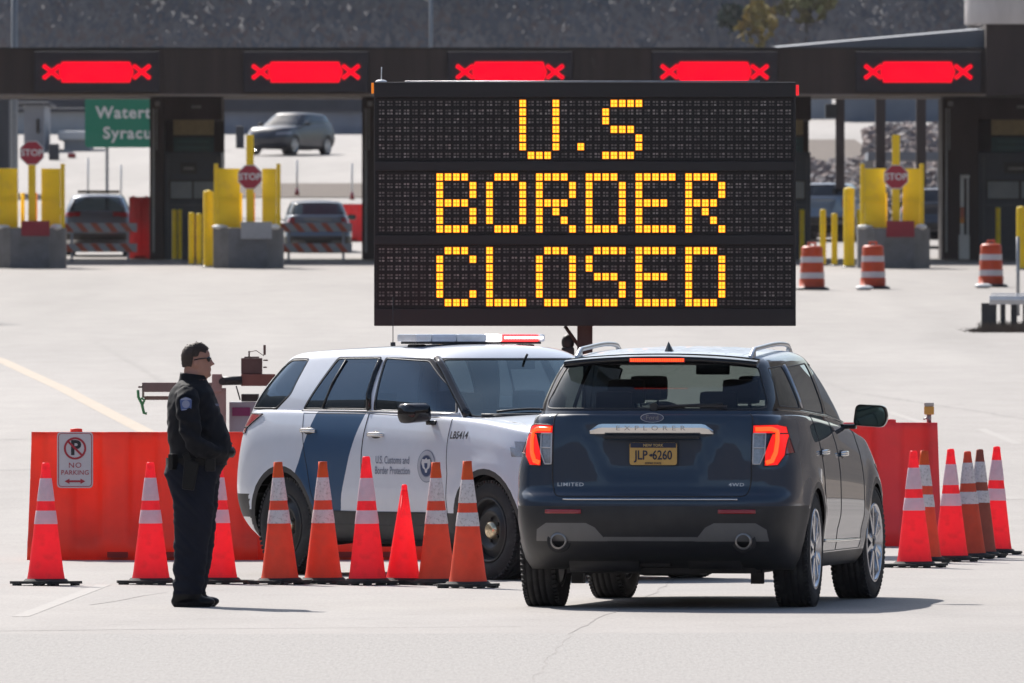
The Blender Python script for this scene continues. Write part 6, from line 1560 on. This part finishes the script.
    for sg in (-1, 1):
        q.ell((.098, sg * .036, 1.722), (.012, .029, .019), rot=Matrix.Rotation(R(sg * 14), 3, 'Z')); q.tube([(.095, sg * .062, 1.728), (.075, sg * .078, 1.729), (.03, sg * .083, 1.724), (-.005, sg * .084, 1.716)], .0042)
    q.tube([(.108, -.015, 1.727), (.112, 0, 1.729), (.108, .015, 1.727)], .004); child('sunglasses', q, M['gloss'])
    q = MB(); n = 30; vs = []
    for i, (z, k) in enumerate(((1.545, 1.28), (1.575, 1.15), (1.605, 1.10), (1.618, 1.08), (1.600, 1.0))):
        for j in range(n):
            th = 2 * PI * j / n; vs.append((-.012 + .085 * k * math.cos(th), .079 * k * math.sin(th), z + .012 * -math.cos(th)))
    q.add(vs, [[i*n+j, i*n+(j+1) % n, (i+1)*n+(j+1) % n, (i+1)*n+j] for i in range(4) for j in range(n)], 0, True); child('collar', q, m_jk)
    q = MB(); n = 40; vs = []
    for z in (.985, 1.035):
        for j in range(n): th = 2 * PI * j / n; vs.append((.01 + .213 * math.cos(th), .205 * math.sin(th), z))
    q.add(vs, [[j, (j+1) % n, n + (j+1) % n, n + j] for j in range(n)], 0, True); belt = child('duty_belt', q, m_sh)
    # holster with pistol grip, on the near hip
    q = MB(); q.box((-.03, -.232, .915), (.085, .045, .20), rot=Matrix.Rotation(R(8), 3, 'Y'), bev=.015, taper=1.25); q.box((-.045, -.236, 1.03), (.045, .035, .09), rot=Matrix.Rotation(R(-25), 3, 'Y'), bev=.01); q.box((-.02, -.215, .99), (.06, .03, .09), bev=.01); child('holster', q, MAT('holster_black', (.008, .008, .008), .6, spec=.25), belt)
    q = MB(); q.box((-.15, -.17, 1.01), (.05, .05, .11), rot=Matrix.Rotation(R(40), 3, 'Z'), bev=.01); q.box((.11, -.195, .99), (.07, .035, .09), bev=.01); child('belt_pouch', q, m_sh, belt)
    # shoulder patch on the near sleeve
    q = MB(); c = Vector((-.050, -.345, 1.412)); MM = Matrix.Translation(c) @ Matrix.Rotation(R(-6), 4, 'Z') @ Matrix.Rotation(R(8), 4, 'X') @ FACE
    MM.translation = Vector((-.055, -.323, 1.41))
    q.prism(rounded([(-.036, -.045), (.036, -.045), (.042, .035), (0, .052), (-.042, .035)], .012), .006, MM); pt = child('shoulder_patch', q, MAT('patch_blue', (.06, .10, .26), .7))
    q = MB(); n = 20; q.add([MM @ Vector((.027 * math.cos(2*PI*i/n), .002 + .027 * math.sin(2*PI*i/n), .0075)) for i in range(n)], [list(range(n))]); child('patch_emblem', q, MAT('patch_pale', (.22, .25, .38), .7), pt)
    q = MB(); q.prism([(-.036, .030), (.036, .030), (.034, .037), (0, .046), (-.034, .037)], .001, Matrix.Translation((0, -.007, 0)) @ MM); q.prism([(-.030, -.040), (.030, -.040), (.030, -.034), (-.030, -.034)], .001, Matrix.Translation((0, -.007, 0)) @ MM); child('patch_lettering_band', q, MAT('patch_pale2', (.25, .28, .40), .7), pt)
    q = MB(); q.box((.145, -.085, 1.405), (.014, .055, .016), rot=Matrix.Rotation(R(-40), 3, 'Z')); child('name_tape', q, MAT('name_tape', (.16, .17, .24), .6))
    # gloved hands clasped in front
    for sg in (-1, 1):
        q = MB(); w0 = Vector((.205, sg * .088, 1.079)); d = Vector((.55, -sg * .82, -.05)).normalized(); up = Vector((0, 0, 1)); out = d.cross(up) * sg
        q.tube([w0 - d * .02, w0 + d * .02, w0 + d * .055, w0 + d * .088], [.028, .036, .041, .036], n=14)
        for k, (ln, hz_) in enumerate(((.070, .028), (.078, .010), (.073, -.009), (.058, -.027))):
            a = w0 + d * .082 + up * hz_; f = (Vector((-.2, -sg * 1, -.0))).normalized()
            pts = [a, a + d * ln * .35 + f * .0, a + d * ln * .45 + f * ln * .32, a + d * ln * .30 + f * ln * .62]
            q.tube(pts, [.0105, .010, .0095, .008], n=10); q.ell(pts[-1], (.008, .008, .008), nu=10, nv=6)
        a = w0 + d * .03 + up * .03; q.tube([a, a + d * .022 + up * .026, a + d * .052 + up * .030], [.0125, .0115, .009], n=10); q.ell(a + d * .052 + up * .030, (.009, .009, .009), nu=10, nv=6)
        child('gloved_hand', q, m_sh)
    t.scale = (.985, .985, .985)
    return t
off_ = officer()


# ================================================================ AIR
m, n, L = new_mat('thin_haze'); out = n.new('ShaderNodeOutputMaterial'); v = n.new('ShaderNodeVolumePrincipled')
v.inputs['Color'].default_value = (.96, .93, 1.0, 1); v.inputs['Density'].default_value = 0.00003; v.inputs['Anisotropy'].default_value = 0.2
L.new(v.outputs[0], out.inputs['Volume'])
mb = MB(); mb.box((0, 1700, 80), (6200, 4700, 164)); hz = mb.build('haze', m); tag(hz, 'thin pale haze between the camera and the hillside', 'haze', kind='stuff')
